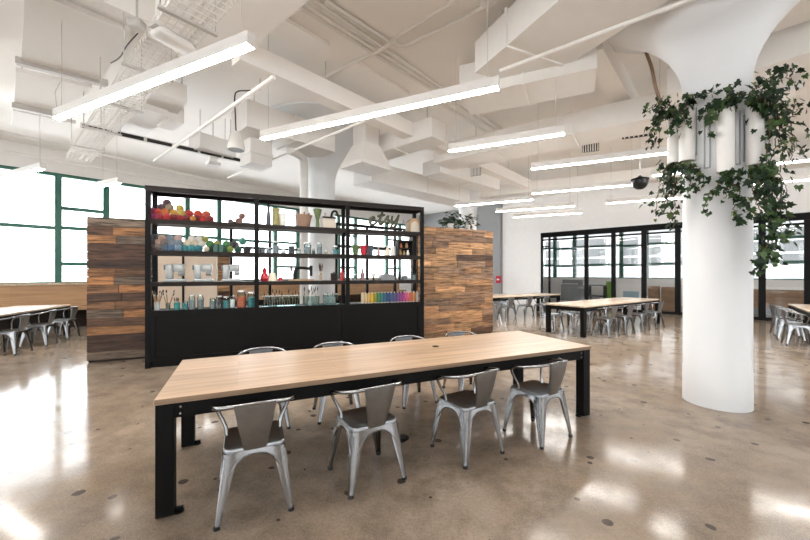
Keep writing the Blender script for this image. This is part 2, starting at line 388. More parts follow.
# ------------------------------------------------------------------ metal armchairs
def rr_outline(w, d, r, n=6, dy=0):
    pts = []
    for cx, cy, a0 in ((w-r, d-r, 0), (-w+r, d-r, PI/2), (-w+r, -d+r, PI), (w-r, -d+r, 1.5*PI)):
        for k in range(n+1):
            t = a0+PI/2*k/n; pts.append((cx+r*math.cos(t), cy+r*math.sin(t)+dy))
    # more points along straight sides
    out = []
    for i, p in enumerate(pts):
        q_ = pts[(i+1) % len(pts)]; out.append(p)
        if math.hypot(p[0]-q_[0], p[1]-q_[1]) > .08:
            for k in range(1, 8): out.append((p[0]+(q_[0]-p[0])*k/8, p[1]+(q_[1]-p[1])*k/8))
    return out
def make_chair(label, group):
    t = thing('metal_armchair', label, 'chair', (0,0,0), 0, group)
    o = rr_outline(.185, .18, .05)
    def ring(k, z): return [(p[0]*k, p[1]*k, z) for p in o]
    q = MB(); q.loft([ring(.95, .425), ring(1.0, .43), ring(1.0, .447), ring(.975, .452), ring(.94, .449), ring(.88, .443), ring(.45, .440)])
    q.build('seat', m_steel2, t, smooth=50)
    # arched skirt under the seat
    rings = []
    for k in range(6):
        f = k/5; rg = []
        for p in o:
            m = min(abs(p[0])/.185, abs(p[1])/.18)          # 0 mid side .. ~1 corner
            low = .402-.135*min(1, m/.84)**3.2
            z = .436+(low-.436)*f; e = 1+(.436-z)*.62
            rg.append((p[0]*.985*e, p[1]*.985*e, z))
        rings.append(rg)
    for k in range(5, -1, -1):
        rings.append([(p[0]*.975, p[1]*.975, p[2]) for p in rings[k]])
    q = MB(); q.loft(rings, cap=False); q.build('seat_frame', m_steel, t, smooth=50)
    # rolled bead along the arch
    q = MB(); lowr = [Vector(p) for p in rings[5]]; q.tube(lowr+[lowr[0]], .0055, 5, cap=False); q.build('rolled_edge', m_steel, t, smooth=60)
    for sx in (-1, 1):
        for sy in (-1, 1):
            secs = []
            for z, w, off in ((.425, .078, .184), (.33, .072, .193), (.24, .060, .203), (.15, .047, .213), (.075, .037, .221), (.02, .032, .228)):
                cx, cy = sx*off, sy*off*.985; r = w*.42; outer = [(0, w)]; inner = []
                for k in range(6):
                    tt = PI/2*k/5; outer.append((r-r*math.cos(tt), r-r*math.sin(tt)) if False else (r-r*math.cos(tt), r-r*math.sin(tt)))
                outer.append((w, 0)); h_ = .006
                inner = [(max(h_, a_)+h_*.3, max(h_, b_)+h_*.3) for a_, b_ in outer[::-1]]
                loop = [(cx-sx*a_, cy-sy*b_, z) for a_, b_ in outer+inner]
                if sx*sy < 0: loop = loop[::-1]
                secs.append(loop)
            q = MB(); q.loft(secs)
            # pressed rib down the leg
            q.tube([(sx*(.184-.014), sy*(.181-.014), .40), (sx*(.203-.010), sy*(.2-.010), .24), (sx*(.226-.008), sy*(.2226-.008), .05)], [.012, .010, .006], 6)
            lg = q.build('leg', m_steel, t, smooth=35)
            q = MB(); q.lathe([(.015, 0), (.019, .002), (.019, .022), (.012, .026)], 10, (sx*.215, sy*.212, 0)); q.build('rubber_foot', m_rubber, lg, smooth=True)
    # bent tube: arms and back rail in one
    half = [(.172, .07, .44), (.180, .085, .50), (.212, .105, .57), (.242, .105, .632), (.253, .06, .664), (.252, -.03, .684), (.235, -.12, .704), (.185, -.195, .721), (.10, -.232, .733), (0, -.242, .737)]
    path = half[:-1]+[half[-1]]+[(-x, y, z) for x, y, z in half[-2::-1]]
    q = MB(); q.tube(spline(path, 4), .0125, 8); q.build('arm_rail', m_steel, t, smooth=70)
    # tapered back splat with folded sides
    rings = []
    for k in range(9):
        f = k/8; z = .432+(.742-.432)*f; y = -.178-.066*f-.012*math.sin(PI*f); w = .066+.056*f
        pts = [(-w, y+.022), (-w-.002, y+.002), (-w+.008, y-.003), (-w*.5, y-.006-.004*f), (w*.5, y-.006-.004*f), (w-.008, y-.003), (w+.002, y+.002), (w, y+.022),
               (w-.005, y+.022), (w-.008, y+.004), (w*.5, y+.001), (-w*.5, y+.001), (-w+.008, y+.004), (-w+.005, y+.022)]
        rings.append([(a_, b_, z) for a_, b_ in pts])
    q = MB(); q.loft(rings); q.build('back_splat', m_steel2, t, smooth=35)
    return t
GF = 'chairs along the near side of the long table'; GR = 'chairs along the far side of the long table'
near = ['first from the left on the near side', 'second from the left on the near side', 'third from the left on the near side', 'fourth, rightmost, on the near side']
FL = Vector((-1.56, 2.19, 0)); cdir = Vector((math.cos(RT), math.sin(RT), 0)); ndir = Vector((-math.sin(RT), math.cos(RT), 0))
chair0 = make_chair('brushed steel armchair, %s of the long table' % near[0], GF)
first = True
def place(p, rz, label, group):
    global first
    if first:
        chair0.location = p; chair0.rotation_euler.z = rz; chair0['label'] = label; chair0['group'] = group; first = False; return chair0
    return dup(chair0, p, rz, label, group)
for i, (x, y, dr) in enumerate(((.576, -.02, 0), (1.367, -.04, 7), (2.285, -.05, 9), (3.08, -.07, 8))):
    p = FL+cdir*x+ndir*y; place(p, RT+math.radians(dr), 'brushed steel armchair, %s of the long table' % near[i], GF)
far = ['first from the left on the far side', 'second from the left on the far side', 'third from the left on the far side', 'fourth, rightmost, on the far side']
for i, (x, y, dr) in enumerate(((.69, 1.24, 3), (1.44, 1.22, -3), (2.38, 1.25, 2), (3.17, 1.26, -2))):
    p = FL+cdir*x+ndir*y; place(p, RT+PI+math.radians(dr), 'steel armchair, %s of the long table' % far[i], GR)
ORD = ['nearest', 'second', 'third', 'fourth', 'farthest']
def side_chairs(corner, rz, L, W, xs, off, side, name, group):
    ex = Vector((math.cos(rz), math.sin(rz), 0)); ey = Vector((-math.sin(rz), math.cos(rz), 0)); c = Vector(corner)
    for i, x in enumerate(xs):
        p = c+ex*x+ey*(off if side < 0 else W-off)
        place(p, rz+(0 if side < 0 else PI)+math.radians(random.uniform(-6, 6)), name % ['first', 'second', 'third', 'fourth', 'fifth'][i], group)
side_chairs(T1C, RT1, 4.25, 1.05, (.75, 1.6, 2.5, 3.4), -.10, -1, 'steel armchair, %s on the near side of the table before the glass wall', 'near side chairs of the middle table')
side_chairs(T1C, RT1, 4.25, 1.05, (.45, 1.35, 2.25, 3.15), -.10, 1, 'steel armchair, %s on the far side of the table before the glass wall', 'far side chairs of the middle table')
side_chairs(T2C, RT2, 3.75, 1.05, (.9, 1.75, 2.6), -.10, -1, 'small steel armchair, %s from the left at the table by the white wall', 'chairs of the table by the white wall')
side_chairs(T2C, RT2, 3.75, 1.05, (1.3, 2.2), -.10, 1, 'small steel armchair, %s from the left behind the table by the white wall', 'rear chairs of the table by the white wall')
ex3 = Vector((math.cos(T3R), math.sin(T3R), 0)); ey3 = Vector((-math.sin(T3R), math.cos(T3R), 0))
for i, x in enumerate((.45, 1.25, 2.05)):
    # these sit on the camera-left side of the right-hand table
    p = Vector((9.89, 9.12, 0))+ex3*x-ey3*.12
    place(p, T3R+math.radians((4, -5, 3)[i]), 'steel armchair at the right-hand table, %s from the glass wall' % ['first', 'second', 'third'][i], 'chairs of the right-hand table')
ex4 = Vector((math.cos(r4), math.sin(r4), 0)); ey4 = Vector((-math.sin(r4), math.cos(r4), 0))
for i, x in enumerate((3.35, 2.5, 1.65)):
    p = end4+ex4*x-ey4*.10
    place(p, r4+math.radians((-3, 4, -2)[i]), 'dark-glinting steel armchair, %s from the bench at the window-side table' % ['first', 'second', 'third'][i], 'chairs of the window-side table')
# ------------------------------------------------------------------ display shelf
S0 = Vector((-4.2, 5.7, 0)); RS = math.radians(22.5); sx_ = Vector((math.cos(RS), math.sin(RS), 0)); sy_ = Vector((-math.sin(RS), math.cos(RS), 0))
SL, SD, SH = 4.99, .46, 2.97
TZ = [.93, 1.40, 1.917, 2.43]          # upper faces of the four display tiers
def slx(u, dd):
    """shelf x of photo column u at depth dd behind the shelf front"""
    k = (u-CU)/F; o = S0+sy_*dd; return (k*o.y-o.x)/(sx_.x-k*sx_.y)
def on_shelf(u, dd, tier, dz=0): return S0+sx_*slx(u, dd)+sy_*dd+Vector((0, 0, TZ[tier]+dz))
sh = thing('display_shelf', 'tall black open display shelf of three bays filled with craft supplies', 'shelf', S0, RS)
PW = .075
for i in range(4):
    x = SL*i/3
    x0 = x if i == 0 else (x-PW if i == 3 else x-PW/2)
    for y0, nm in ((0, 'post'), (SD-.05, 'post')):
        q = MB(); q.bx(x0, x0+PW, y0, y0+.05, 0, SH-.085); q.build(nm, m_black, sh)
q = MB(); q.bx(0, SL, 0, .05, SH-.085, SH); q.bx(0, SL, SD-.05, SD, SH-.085, SH); q.bx(0, .05, .05, SD-.05, SH-.085, SH); q.bx(SL-.05, SL, .05, SD-.05, SH-.085, SH)
q.bx(0.02, SL-.02, .05, SD-.05, SH-.03, SH-.01)
q.build('top_frame', m_shelf, sh)
for i in range(3):
    x0 = SL*i/3+(PW if i == 0 else PW/2); x1 = SL*(i+1)/3-(PW if i == 2 else PW/2)
    for z in TZ[1:]:
        q = MB(); q.bx(x0, x1, .004, SD-.004, z-.07, z); q.build('shelf_board', m_shelf, sh)
    q = MB(); q.bx(x0, x1, .02, SD-.02, .10, TZ[0]); q.build('cabinet_box', m_blackpanel, sh)
    q = MB(); q.bx(x0, x1, .003, .0195, TZ[0]-.09, TZ[0]); q.bx(x0, x1, .003, .0195, .10, .17); q.bx(x0, x0+.06, .003, .0195, .17, TZ[0]-.09); q.bx(x1-.06, x1, .003, .0195, .17, TZ[0]-.09)
    q.build('cabinet_front_frame', m_black, sh)
q = MB(); q.bx(.03, SL-.03, .05, SD-.05, 0, .10); q.build('plinth', m_black, sh)
# ------------------------------------------------------------------ plank partitions either side of the shelf
def plank_wall(name, label, p0, p1, z1, thick, palette, rows, seed, cat='partition'):
    rnd = random.Random(seed); d = p1-p0; L = d.length; rz = math.atan2(d.y, d.x)
    t = thing(name, label, cat, p0, rz)
    q = MB(); q.bx(.012, L-.012, .02, thick-.02, .0, z1-.01); q.build('core', m_shelf, t)
    q = MB(); z = .035; rz_ = (z1-.035)/rows
    for r in range(rows):
        h = rz_
        for yy, sgn in ((0, -1), (thick, 1)):
            x = 0.0
            while x < L-.001:
                w = rnd.uniform(.35, 1.1)
                if L-x-w < .22: w = L-x
                th = rnd.uniform(.018, .03); cc = rnd.choice(palette); k = rnd.uniform(.65, 1.4); q.col = tuple(c*k for c in cc)
                y0 = yy-th if sgn < 0 else yy; y1 = yy+.021 if sgn < 0 else yy+th-.0
                if sgn > 0: y0 = yy-.021
                q.bx(x+.003, x+w-.003, y0, y1, z+.003, z+h-.003); x += w
        for x0, x1 in ((-.0, .012), (L-.012, L)):
            cc = rnd.choice(palette); q.col = cc; q.bx(x0-.008 if x0 <= 0 else x0, x1 if x0 <= 0 else x1+.008, .021, thick-.021, z+.002, z+h-.002)
        z += h
    q.col = palette[0]; q.bx(0, L, -.01, thick+.01, z1, z1+.02)
    q.build('plank_cladding', m_plank, t)
    return t
palL = [(.075,.040,.026), (.12,.066,.040), (.19,.105,.055), (.33,.17,.075), (.28,.15,.068), (.12,.095,.078), (.19,.16,.135), (.16,.13,.105), (.055,.03,.02)]
palR = [(.40,.245,.13), (.45,.285,.155), (.31,.185,.10), (.10,.055,.032), (.30,.18,.095), (.20,.13,.085), (.36,.23,.125), (.22,.155,.11), (.31,.19,.10)]
csh = sx_
a0 = Vector((-5.475, 6.08, 0)); dirw = Vector((math.cos(math.radians(23)), math.sin(math.radians(23)), 0))
plank_wall('plank_partition', 'dark reclaimed-plank partition wall left of the black display shelf', a0, a0+dirw*.87, 2.50, .30, palL, 17, 11)
b1 = Vector((2.246, 9.07, 0)); dirw2 = Vector((math.cos(math.radians(23)), math.sin(math.radians(23)), 0))
b0 = S0+sx_*(SL+.03)+sy_*.42
plank_wall('plank_partition', 'tan reclaimed-plank partition wall right of the black display shelf', b0, b1, 2.60, .28, palR, 17, 5)

# low wall and glazed screen behind the shelf
w0 = atd(157, 300, 8.3); w0.z = 0
w1 = atd(217, 300, 8.9); w1.z = 0
t = thing('plywood_screen', 'pale birch plywood screen seen through the shelf behind the sewing machines', 'screen', w0, math.atan2((w1-w0).y, (w1-w0).x))
q = MB(); L_ = (w1-w0).length; q.bx(0, L_, 0, .1, .05, 2.1); q.build('panel', m_ply, t)
q = MB(); q.bx(0, L_, -.01, .11, 0, .05); q.build('base_rail', m_black, t)
q = MB(); q.bx(L_*.4, L_*.4+.05, -.02, 0, .05, 2.1); q.build('batten', m_shelf, t)
e0 = w1+(w1-w0).normalized()*.02; dd_ = (w1-w0).normalized()
plank_wall('plank_partition', 'narrow brown plank partition end seen through the shelf beside the plywood screen', e0, e0+dd_*.26, 2.15, .24, palR, 12, 3)
def screen(label, p0, p1, z1, nb, zb):
    d = p1-p0; L = d.length; t = thing('glazed_screen', label, 'screen', p0, math.atan2(d.y, d.x))
    q = MB()
    for i in range(nb+1):
        x = L*i/nb; q.bx(x-.035, x+.035, -.035, .035, 0, z1)
    q.bx(-.035, L+.035, -.035, .035, z1, z1+.09)
    for z in zb: q.bx(0, L, -.03, .03, z-.035, z+.035)
    q.build('frame', m_black, t)
    q = MB(); q.bx(0, L, -.004, .004, .05, z1); q.build('pane', m_glass, t)
g0 = atd(231, 300, 10.2); g0.z = 0; g1 = atd(304, 300, 11.6); g1.z = 0
screen('black-framed glazed screen seen through the middle of the display shelf', g0, g1, 2.95, 2, (1.3, 2.3))
g0 = atd(336, 300, 10.4); g0.z = 0; g1 = atd(420, 300, 12.2); g1.z = 0
screen('black-framed glazed screen seen through the right bay of the display shelf', g0, g1, 2.95, 3, (1.3, 2.35))
# ------------------------------------------------------------------ things on the display shelf
def yarn_mat(name, c):
    m = bpy.data.materials.new('yarn_'+name); m.use_nodes = True; nt = m.node_tree; N = nt.nodes; L = nt.links; b = N['Principled BSDF']
    b.inputs['Base Color'].default_value = (*[x*.75 for x in c], 1); b.inputs['Roughness'].default_value = .95; b.inputs['Sheen Weight'].default_value = .2
    tc = N.new('ShaderNodeTexCoord'); wv = N.new('ShaderNodeTexWave'); wv.inputs['Scale'].default_value = 22; wv.inputs['Distortion'].default_value = 4; L.new(tc.outputs['Object'], wv.inputs['Vector'])
    bp = N.new('ShaderNodeBump'); bp.inputs['Strength'].default_value = .6; bp.inputs['Distance'].default_value = .006; L.new(wv.outputs['Fac'], bp.inputs['Height']); L.new(bp.outputs[0], b.inputs['Normal'])
    return m
YC = dict(magenta=(.32,.02,.11), crimson=(.38,.012,.03), red=(.50,.02,.02), scarlet=(.62,.05,.025), darkred=(.22,.01,.015), orange=(.62,.16,.03), amber=(.66,.26,.05), gold=(.70,.38,.06), yellow=(.66,.50,.10),
          coral=(.62,.10,.06), plum=(.12,.055,.075), taupe=(.33,.26,.16), mauve=(.22,.15,.17), dusty=(.32,.16,.13), brown=(.10,.06,.05), greybrown=(.19,.15,.14), steelblue=(.10,.19,.28), blue=(.08,.17,.31),
          lightblue=(.22,.34,.43), teal=(.03,.24,.28), turquoise=(.05,.30,.34), cream=(.70,.62,.46), white=(.78,.76,.70), darkgreen=(.02,.09,.06), green=(.07,.24,.07), lime=(.28,.38,.06), black=(.015,.016,.022), charcoal=(.04,.042,.05),
          pinktan=(.48,.31,.25), greyblue=(.20,.25,.31), olive=(.30,.31,.07), seagreen=(.07,.30,.24), palepink=(.6,.42,.38))
CNAME = dict(darkred='dark red', steelblue='steel blue', lightblue='light blue', darkgreen='dark green', greybrown='grey brown', pinktan='pinkish tan', greyblue='grey blue', seagreen='sea green', dusty='dusty pink', palepink='pale pink')
ymesh = {}
def yarn(u, dd, tier, z, col, r, label, group):
    if col not in ymesh:
        q = MB(); q.ball((0,0,0), 1, 16, 10)
        for k in range(7):       # outer wraps
            a = Vector((random.gauss(0,1), random.gauss(0,1), random.gauss(0,1))).normalized(); x = a.orthogonal().normalized(); y = a.cross(x); o = random.uniform(-.35, .35)
            rr = math.sqrt(1-o*o)
            q.tube([a*o+(x*math.cos(2*PI*i/16)+y*math.sin(2*PI*i/16))*rr for i in range(17)], .06, 5, cap=False)
        o = q.build('yarn_ball', yarn_mat(col, YC[col]), smooth=True); ymesh[col] = o.data
    else:
        o = bpy.data.objects.new('yarn_ball', ymesh[col]); COL.objects.link(o)
    p = on_shelf(u, dd, tier, z); o.location = p; o.scale = (r, r, r*.95); o.rotation_euler = (random.uniform(0,3), random.uniform(0,3), random.uniform(0,3))
    return tag(o, label, 'yarn', group)
nth = ['first', 'second', 'third', 'fourth', 'fifth', 'sixth', 'seventh', 'eighth', 'ninth', 'tenth', 'eleventh', 'twelfth', 'thirteenth', 'fourteenth', 'fifteenth']
def yarn_pile(tier, layers, where, group):
    for li, (z, dd, r, row) in enumerate(layers):
        for i, (u, c) in enumerate(row):
            lay = ['bottom row', 'second row', 'third row', 'topmost row'][li]
            yarn(u, dd+random.uniform(-.015, .015), tier, z, c, r*random.uniform(1.04, 1.18), '%s yarn ball, %s from left, %s of the %s' % (CNAME.get(c, c), nth[i], lay, where), group)
yarn_pile(3, [(.056, .13, .058, [(153.5,'magenta'),(160,'crimson'),(167,'red'),(173.5,'darkred'),(180,'crimson'),(186.5,'darkred'),(196.5,'darkred'),(203.5,'red'),(210,'darkred')]),
              (.140, .15, .058, [(152.5,'magenta'),(158,'scarlet'),(165.5,'orange'),(174,'gold'),(181.5,'yellow'),(189.5,'red'),(198,'scarlet'),(206.5,'coral')]),
              (.225, .17, .056, [(161.5,'plum'),(169.5,'taupe'),(180,'yellow')]),
              (.305, .19, .055, [(167,'plum')])], 'red and yellow pile', 'red and yellow yarn pile')
yarn(193, .05, 3, .042, 'amber', .045, 'small pale amber yarn ball lying in front of the red and yellow pile', 'red and yellow yarn pile')
yarn(230.5, .14, 3, .040, 'mauve', .045, 'small mauve yarn ball alone right of the red yarn pile', 'yarn at the right of the top shelf')
yarn(239, .14, 3, .055, 'dusty', .058, 'dusty pink yarn ball right of the small mauve one, lower of two', 'yarn at the right of the top shelf')
yarn(242, .16, 3, .15, 'dusty', .056, 'dusty pink yarn ball stacked on another beside the shelf post', 'yarn at the right of the top shelf')
yarn_pile(2, [(.056, .13, .058, [(153,'brown'),(159,'greybrown'),(165.5,'steelblue'),(172,'blue'),(178.5,'lightblue'),(185,'teal'),(192,'turquoise'),(199,'teal'),(211,'darkgreen'),(217.5,'green'),(224,'darkgreen'),(230,'lime'),(238,'darkgreen'),(247,'black')]),
              (.140, .15, .058, [(152.5,'charcoal'),(158,'pinktan'),(165,'greybrown'),(172,'greyblue'),(179,'greyblue'),(188,'cream'),(195,'cream'),(202,'white'),(210,'green'),(217,'olive'),(226.5,'green'),(234,'charcoal')]),
              (.220, .17, .054, [(155,'charcoal'),(162,'pinktan'),(170,'greyblue'),(178,'palepink'),(192,'white'),(199,'white'),(205,'olive')])], 'blue and green pile', 'blue and green yarn pile')
yarn(206.5, .05, 2, .045, 'cream', .047, 'small cream yarn ball in front of the green end of the pile', 'blue and green yarn pile')
yarn(236, .17, 2, .135, 'white', .056, 'white yarn ball resting on dark green ones near the shelf post', 'blue and green yarn pile')
yarn(242.5, .2, 2, .21, 'seagreen', .066, 'sea green yarn ball topmost beside the shelf post', 'blue and green yarn pile')
# dark green mugs among the yarn
def lathe_thing(name, label, cat, u, dd, tier, parts, group=None, n=16):
    """parts: (part name, profile, material)"""
    p = on_shelf(u, dd, tier)
    t = thing(name, label, cat, p, RS, group)
    for nm, prof, mt in parts:
        q = MB(); q.lathe(prof, n); q.build(nm, mt, t, smooth=40)
    return t
def cup_prof(r0, r1, h, w=.004): return [(r0, 0), (r1, h), (r1-w, h), (r0-w, .006)]
m_tealcup = M('teal_glaze', (.03,.19,.18), .25); m_dgreen = M('dark_green_glaze', (.015,.07,.05), .3)
m_cream = M('cream_ceramic', (.72,.64,.50), .3); m_pinkw = M('wicker', (.27,.17,.12), .8, noise_amt=.4, scale=40, bump=.6)
m_redg = M('red_glaze', (.42,.015,.03), .25); m_whitec = M('white_ceramic', (.80,.79,.76), .25); m_navy = M('slate_glaze', (.05,.06,.085), .35)
m_patt = M('yellow_green_pattern', (.28,.26,.10), .5, noise_amt=.8, scale=30); m_brassy = M('antique_brass', (.40,.28,.12), .35, .8)
m_machine = M('machine_enamel', (.36,.385,.39), .3); m_machineg = M('machine_grey_plastic', (.17,.185,.20), .4)
m_iron = M('black_cast_iron', (.007,.007,.007), .4, spec=.25); m_gold = M('gilt_trim', (.5,.35,.1), .4, .8); m_wood = M('turned_wood', (.34,.22,.12), .5, noise_amt=.3, scale=12, stretch=(1,1,.2))
m_jar = glass_mat('jar_glass', tint=(.82,.90,.90)); m_clay = M('terracotta', (.42,.14,.06), .8); m_paper = M('kraft_paper', (.50,.45,.38), .85)
m_bristle = M('bristle', (.09,.06,.04), .9); m_alu = M('ferrule_metal', (.6,.6,.58), .35, 1)
for u, lab in ((221.5, 'left of two'), (227, 'right of two')):
    t = lathe_thing('yarn_cup', 'dark teal ceramic cup among green yarn on the second shelf, %s' % lab, 'cup', u-5.5, .05, 2, [('body', cup_prof(.045, .05, .13), m_dgreen)], 'dark cups among the yarn')
# top shelf, middle bay
lathe_thing('bud_vase', 'tall slim slate-blue vase with a knob on the top shelf', 'vase', 268.5, .16, 3, [('body', [(.035,0),(.045,.02),(.038,.16),(.022,.30),(.028,.34),(.02,.34),(.015,.3)], m_navy), ('stopper', [(.018,.335),(.024,.35),(.03,.375),(.02,.40),(.004,.405)], m_iron)])
lathe_thing('patterned_vase', 'yellow-green patterned vase beside the slim slate-blue vase', 'vase', 276, .13, 3, [('body', [(.06,0),(.07,.03),(.062,.15),(.05,.24),(.075,.32),(.066,.32),(.045,.25)], m_patt)])
lathe_thing('paper_pot', 'plain off-white pot right of the yellow-green patterned vase', 'pot', 282, .2, 3, [('body', [(.045,0),(.062,.05),(.058,.25),(.052,.25),(.05,.02)], m_whitec)])
# basket with rolled paper
t = lathe_thing('wicker_basket', 'ruffled pinkish wicker basket in the middle of the top shelf', 'basket', 303.5, .17, 3, [('body', [(.10,0),(.125,.04),(.14,.14),(.165,.23),(.155,.23),(.13,.14),(.11,.03)], m_pinkw)], n=20)
for k in range(13):
    q = MB(); a = 2*PI*k/13; x, y = math.cos(a)*.10*(.5+.5*(k%2)), math.sin(a)*.10*(.5+.5*(k%2))
    q.tube([(x*.6, y*.6, .03), (x*1.0, y*1.0, .2), (x*1.25, y*1.25, .27+.03*math.sin(k*2.1))], [.02, .022, .014], 6)
    o = q.build('paper_roll', m_pinkw if k % 3 else m_cream, None, smooth=True, loc=on_shelf(303.5, .17, 3), rz=RS); tag(o, 'pinkish paper roll bunched upright in the wicker basket', 'paper roll', 'rolls in the wicker basket')
lathe_thing('patterned_vase', 'green flared vase with dark spots left of the pale crate', 'vase', 317.5, .16, 3, [('body', [(.03,0),(.035,.05),(.03,.16),(.07,.30),(.085,.36),(.07,.37),(.025,.2)], M('leaf_pattern', (.10,.14,.05), .5, noise_amt=.9, scale=35))])
t = thing('storage_crate', 'pale woven crate at the right end of the middle top shelf', 'crate', on_shelf(328.5, .17, 3), RS)
q = MB(); q.bx(-.13,.13,-.09,-.08,0,.22); q.bx(-.13,.13,.08,.09,0,.22); q.bx(-.13,-.12,-.08,.08,0,.22); q.bx(.12,.13,-.08,.08,0,.22); q.bx(-.12,.12,-.08,.08,0,.01); q.build('body', m_paper, t)
q = MB(); q.bx(-.135,.135,-.095,-.0905,.19,.225); q.bx(-.135,.135,.0905,.095,.19,.225); q.build('rim', m_shelf, t)
tag(MB().tube(spline([(.02,0,.02),(.03,0,.2),(.06,0,.33),(.13,.0,.35),(.17,0,.25)],5), [.022]*20+[.012], 7).build('rolled_strap', m_iron, smooth=True, loc=on_shelf(329.5,.17,3), rz=RS), 'dark rolled strap standing bent out of the pale crate', 'strap')
t = thing('reed_bundle', 'small grey reed bundle leaning up in the pale crate', 'reeds', on_shelf(324.5,.17,3), RS)
q = MB()
for k in range(5): q.tube([(0,.01*k-.02,.03),(-.01+.012*k,.02*k-.04,.31)], .006, 5)
q.build('reeds', m_paper, t)
# lettering sign, right bay of the top shelf
t = thing('lettering_sign', 'dark olive script lettering sign spelling a short lowercase word on the top shelf', 'sign', on_shelf(384.5, .10, 3, .0), RS)
m_sign = M('aged_olive_metal', (.075,.08,.055), .5, .3, noise_amt=.4, scale=30)
LT = dict(e=[[(.02,.30),(.20,.36),(.33,.50),(.24,.62),(.08,.50),(.04,.22),(.18,.04),(.40,.14),(.50,.28)]],
          t=[[(.86,1.02),(.74,.62),(.64,.22),(.72,.04),(.88,.14),(.98,.30)], [(.52,.66),(.74,.70),(1.0,.76)]],
          s=[[(.98,.30),(1.14,.50),(1.22,.64),(1.20,.42),(1.30,.20),(1.20,.04),(1.04,.08)]],
          y=[[(1.50,.64),(1.46,.32),(1.54,.10),(1.70,.18),(1.84,.40),(1.94,.70)], [(1.94,.70),(1.84,.26),(1.72,-.14),(1.54,-.30),(1.42,-.18),(1.56,.0)]])
def lett(p):
    x, z = p; s_ = .335; return ((x-.98)*s_, 0, .115+z*s_*.80+(x)*s_*.11-.02)
for ch in 'etsy':
    q = MB()
    for st in LT[ch]:
        pts = spline([lett(p) for p in st], 5); n = len(pts)
        q.tube(pts, [.014+.024*math.sin(PI*min(1, .15+.7*i/(n-1)))**1.0 for i in range(n)], 8, flat=.8)
    q.build('letter', m_sign, t, smooth=True)
q = MB(); q.bx(-.33,.33,-.03,.03,0,.008)
q.tube([(-.2,0,.005),(-.2,0,.14)], .006, 6); q.tube([(.0,0,.005),(.0,0,.14)], .006, 6); q.tube([(.2,0,.005),(.2,0,.06)], .006, 6); q.build('stand', m_iron, t)
t = thing('hat_box', 'round-topped tan wooden box at the right end of the top shelf', 'box', on_shelf(413, .18, 3), RS)
q = MB(); arc = [(.14*math.cos(a)*1.0, .16+.14*math.sin(a)) for a in [PI*i/14 for i in range(15)]]; prof = [(.14,0)]+arc+[(-.14,0)]
q.loft([[(x, -.10, z) for x, z in prof], [(x, .10, z) for x, z in prof]][::-1]); q.build('body', m_wood, t, smooth=40)
q = MB(); q.loft([[(x*.72, -.108, .01+z*.74) for x, z in prof], [(x*.72, -.1005, .01+z*.74) for x, z in prof]][::-1]); q.build('inset_panel', m_paper, t, smooth=40)
lathe_thing('glass_bottle', 'clear glass bottle left of the round-topped tan box', 'bottle', 403.5, .2, 3, [('body', [(.03,0),(.032,.16),(.012,.22),(.012,.28)], m_jar)])
# second shelf, middle bay: small kettles, jars and glasses
def jar(u, tier, r, h, fill, label, group, dd=.15, lid=m_alu, lidh=.02):
    t = lathe_thing('glass_jar', label, 'jar', u, dd, tier, [('body', [(r,0),(r,h*.85),(r*.8,h*.93),(r*.8,h)], m_jar), ('filling', [(r*.9,.006),(r*.9,h*.7)], fill)]+([('lid', [(r*.84,h),(r*.84,h+lidh)], lid)] if lid else []), group, n=14)
    return t
m_fgrey = M('grey_beads', (.22,.24,.25), .5, noise_amt=.6, scale=60); m_fwhite = M('white_buttons', (.68,.67,.64), .4, noise_amt=.3, scale=60); m_fdark = M('dark_buttons', (.05,.05,.055), .4, noise_amt=.6, scale=60)
m_ftan = M('tan_beads', (.42,.32,.22), .5, noise_amt=.5, scale=60); m_fred = M('rust_thread', (.50,.10,.03), .7, noise_amt=.5, scale=40); m_fteal = M('teal_beads', (.04,.22,.24), .5, noise_amt=.5, scale=50)
G2 = 'small jars on the second shelf'
for u, r, h, f, l in ((262,.05,.10,m_fdark,'low jar of dark buttons nearest the left post on the second shelf'), (268.5,.04,.07,m_fgrey,'tiny jar of grey beads left of the tall grey jar'), (276,.05,.17,m_fgrey,'tall grey-filled glass jar, leftmost tall one on the second shelf'),
                      (283.5,.035,.06,m_fwhite,'tiny jar of white buttons between two tall jars'), (291.5,.05,.17,m_fdark,'tall jar of dark beads before the glazed screen'), (299,.03,.07,m_fwhite,'small white-filled jar before the white column'),
                      (307.5,.065,.17,m_fgrey,'widest grey jar standing before the white column'), (313.5,.025,.08,m_fdark,'slim dark bottle-like jar beside the widest grey jar'), (319.5,.045,.17,m_fgrey,'tall grey jar right of the slim dark one'), (326,.025,.06,m_ftan,'tiny tan jar near the right post'), (335.5,.05,.13,m_fteal,'bluish jar beside the right post of the middle bay')):
    jar(u, 2, r*1.1, h*1.2, f, l, G2)
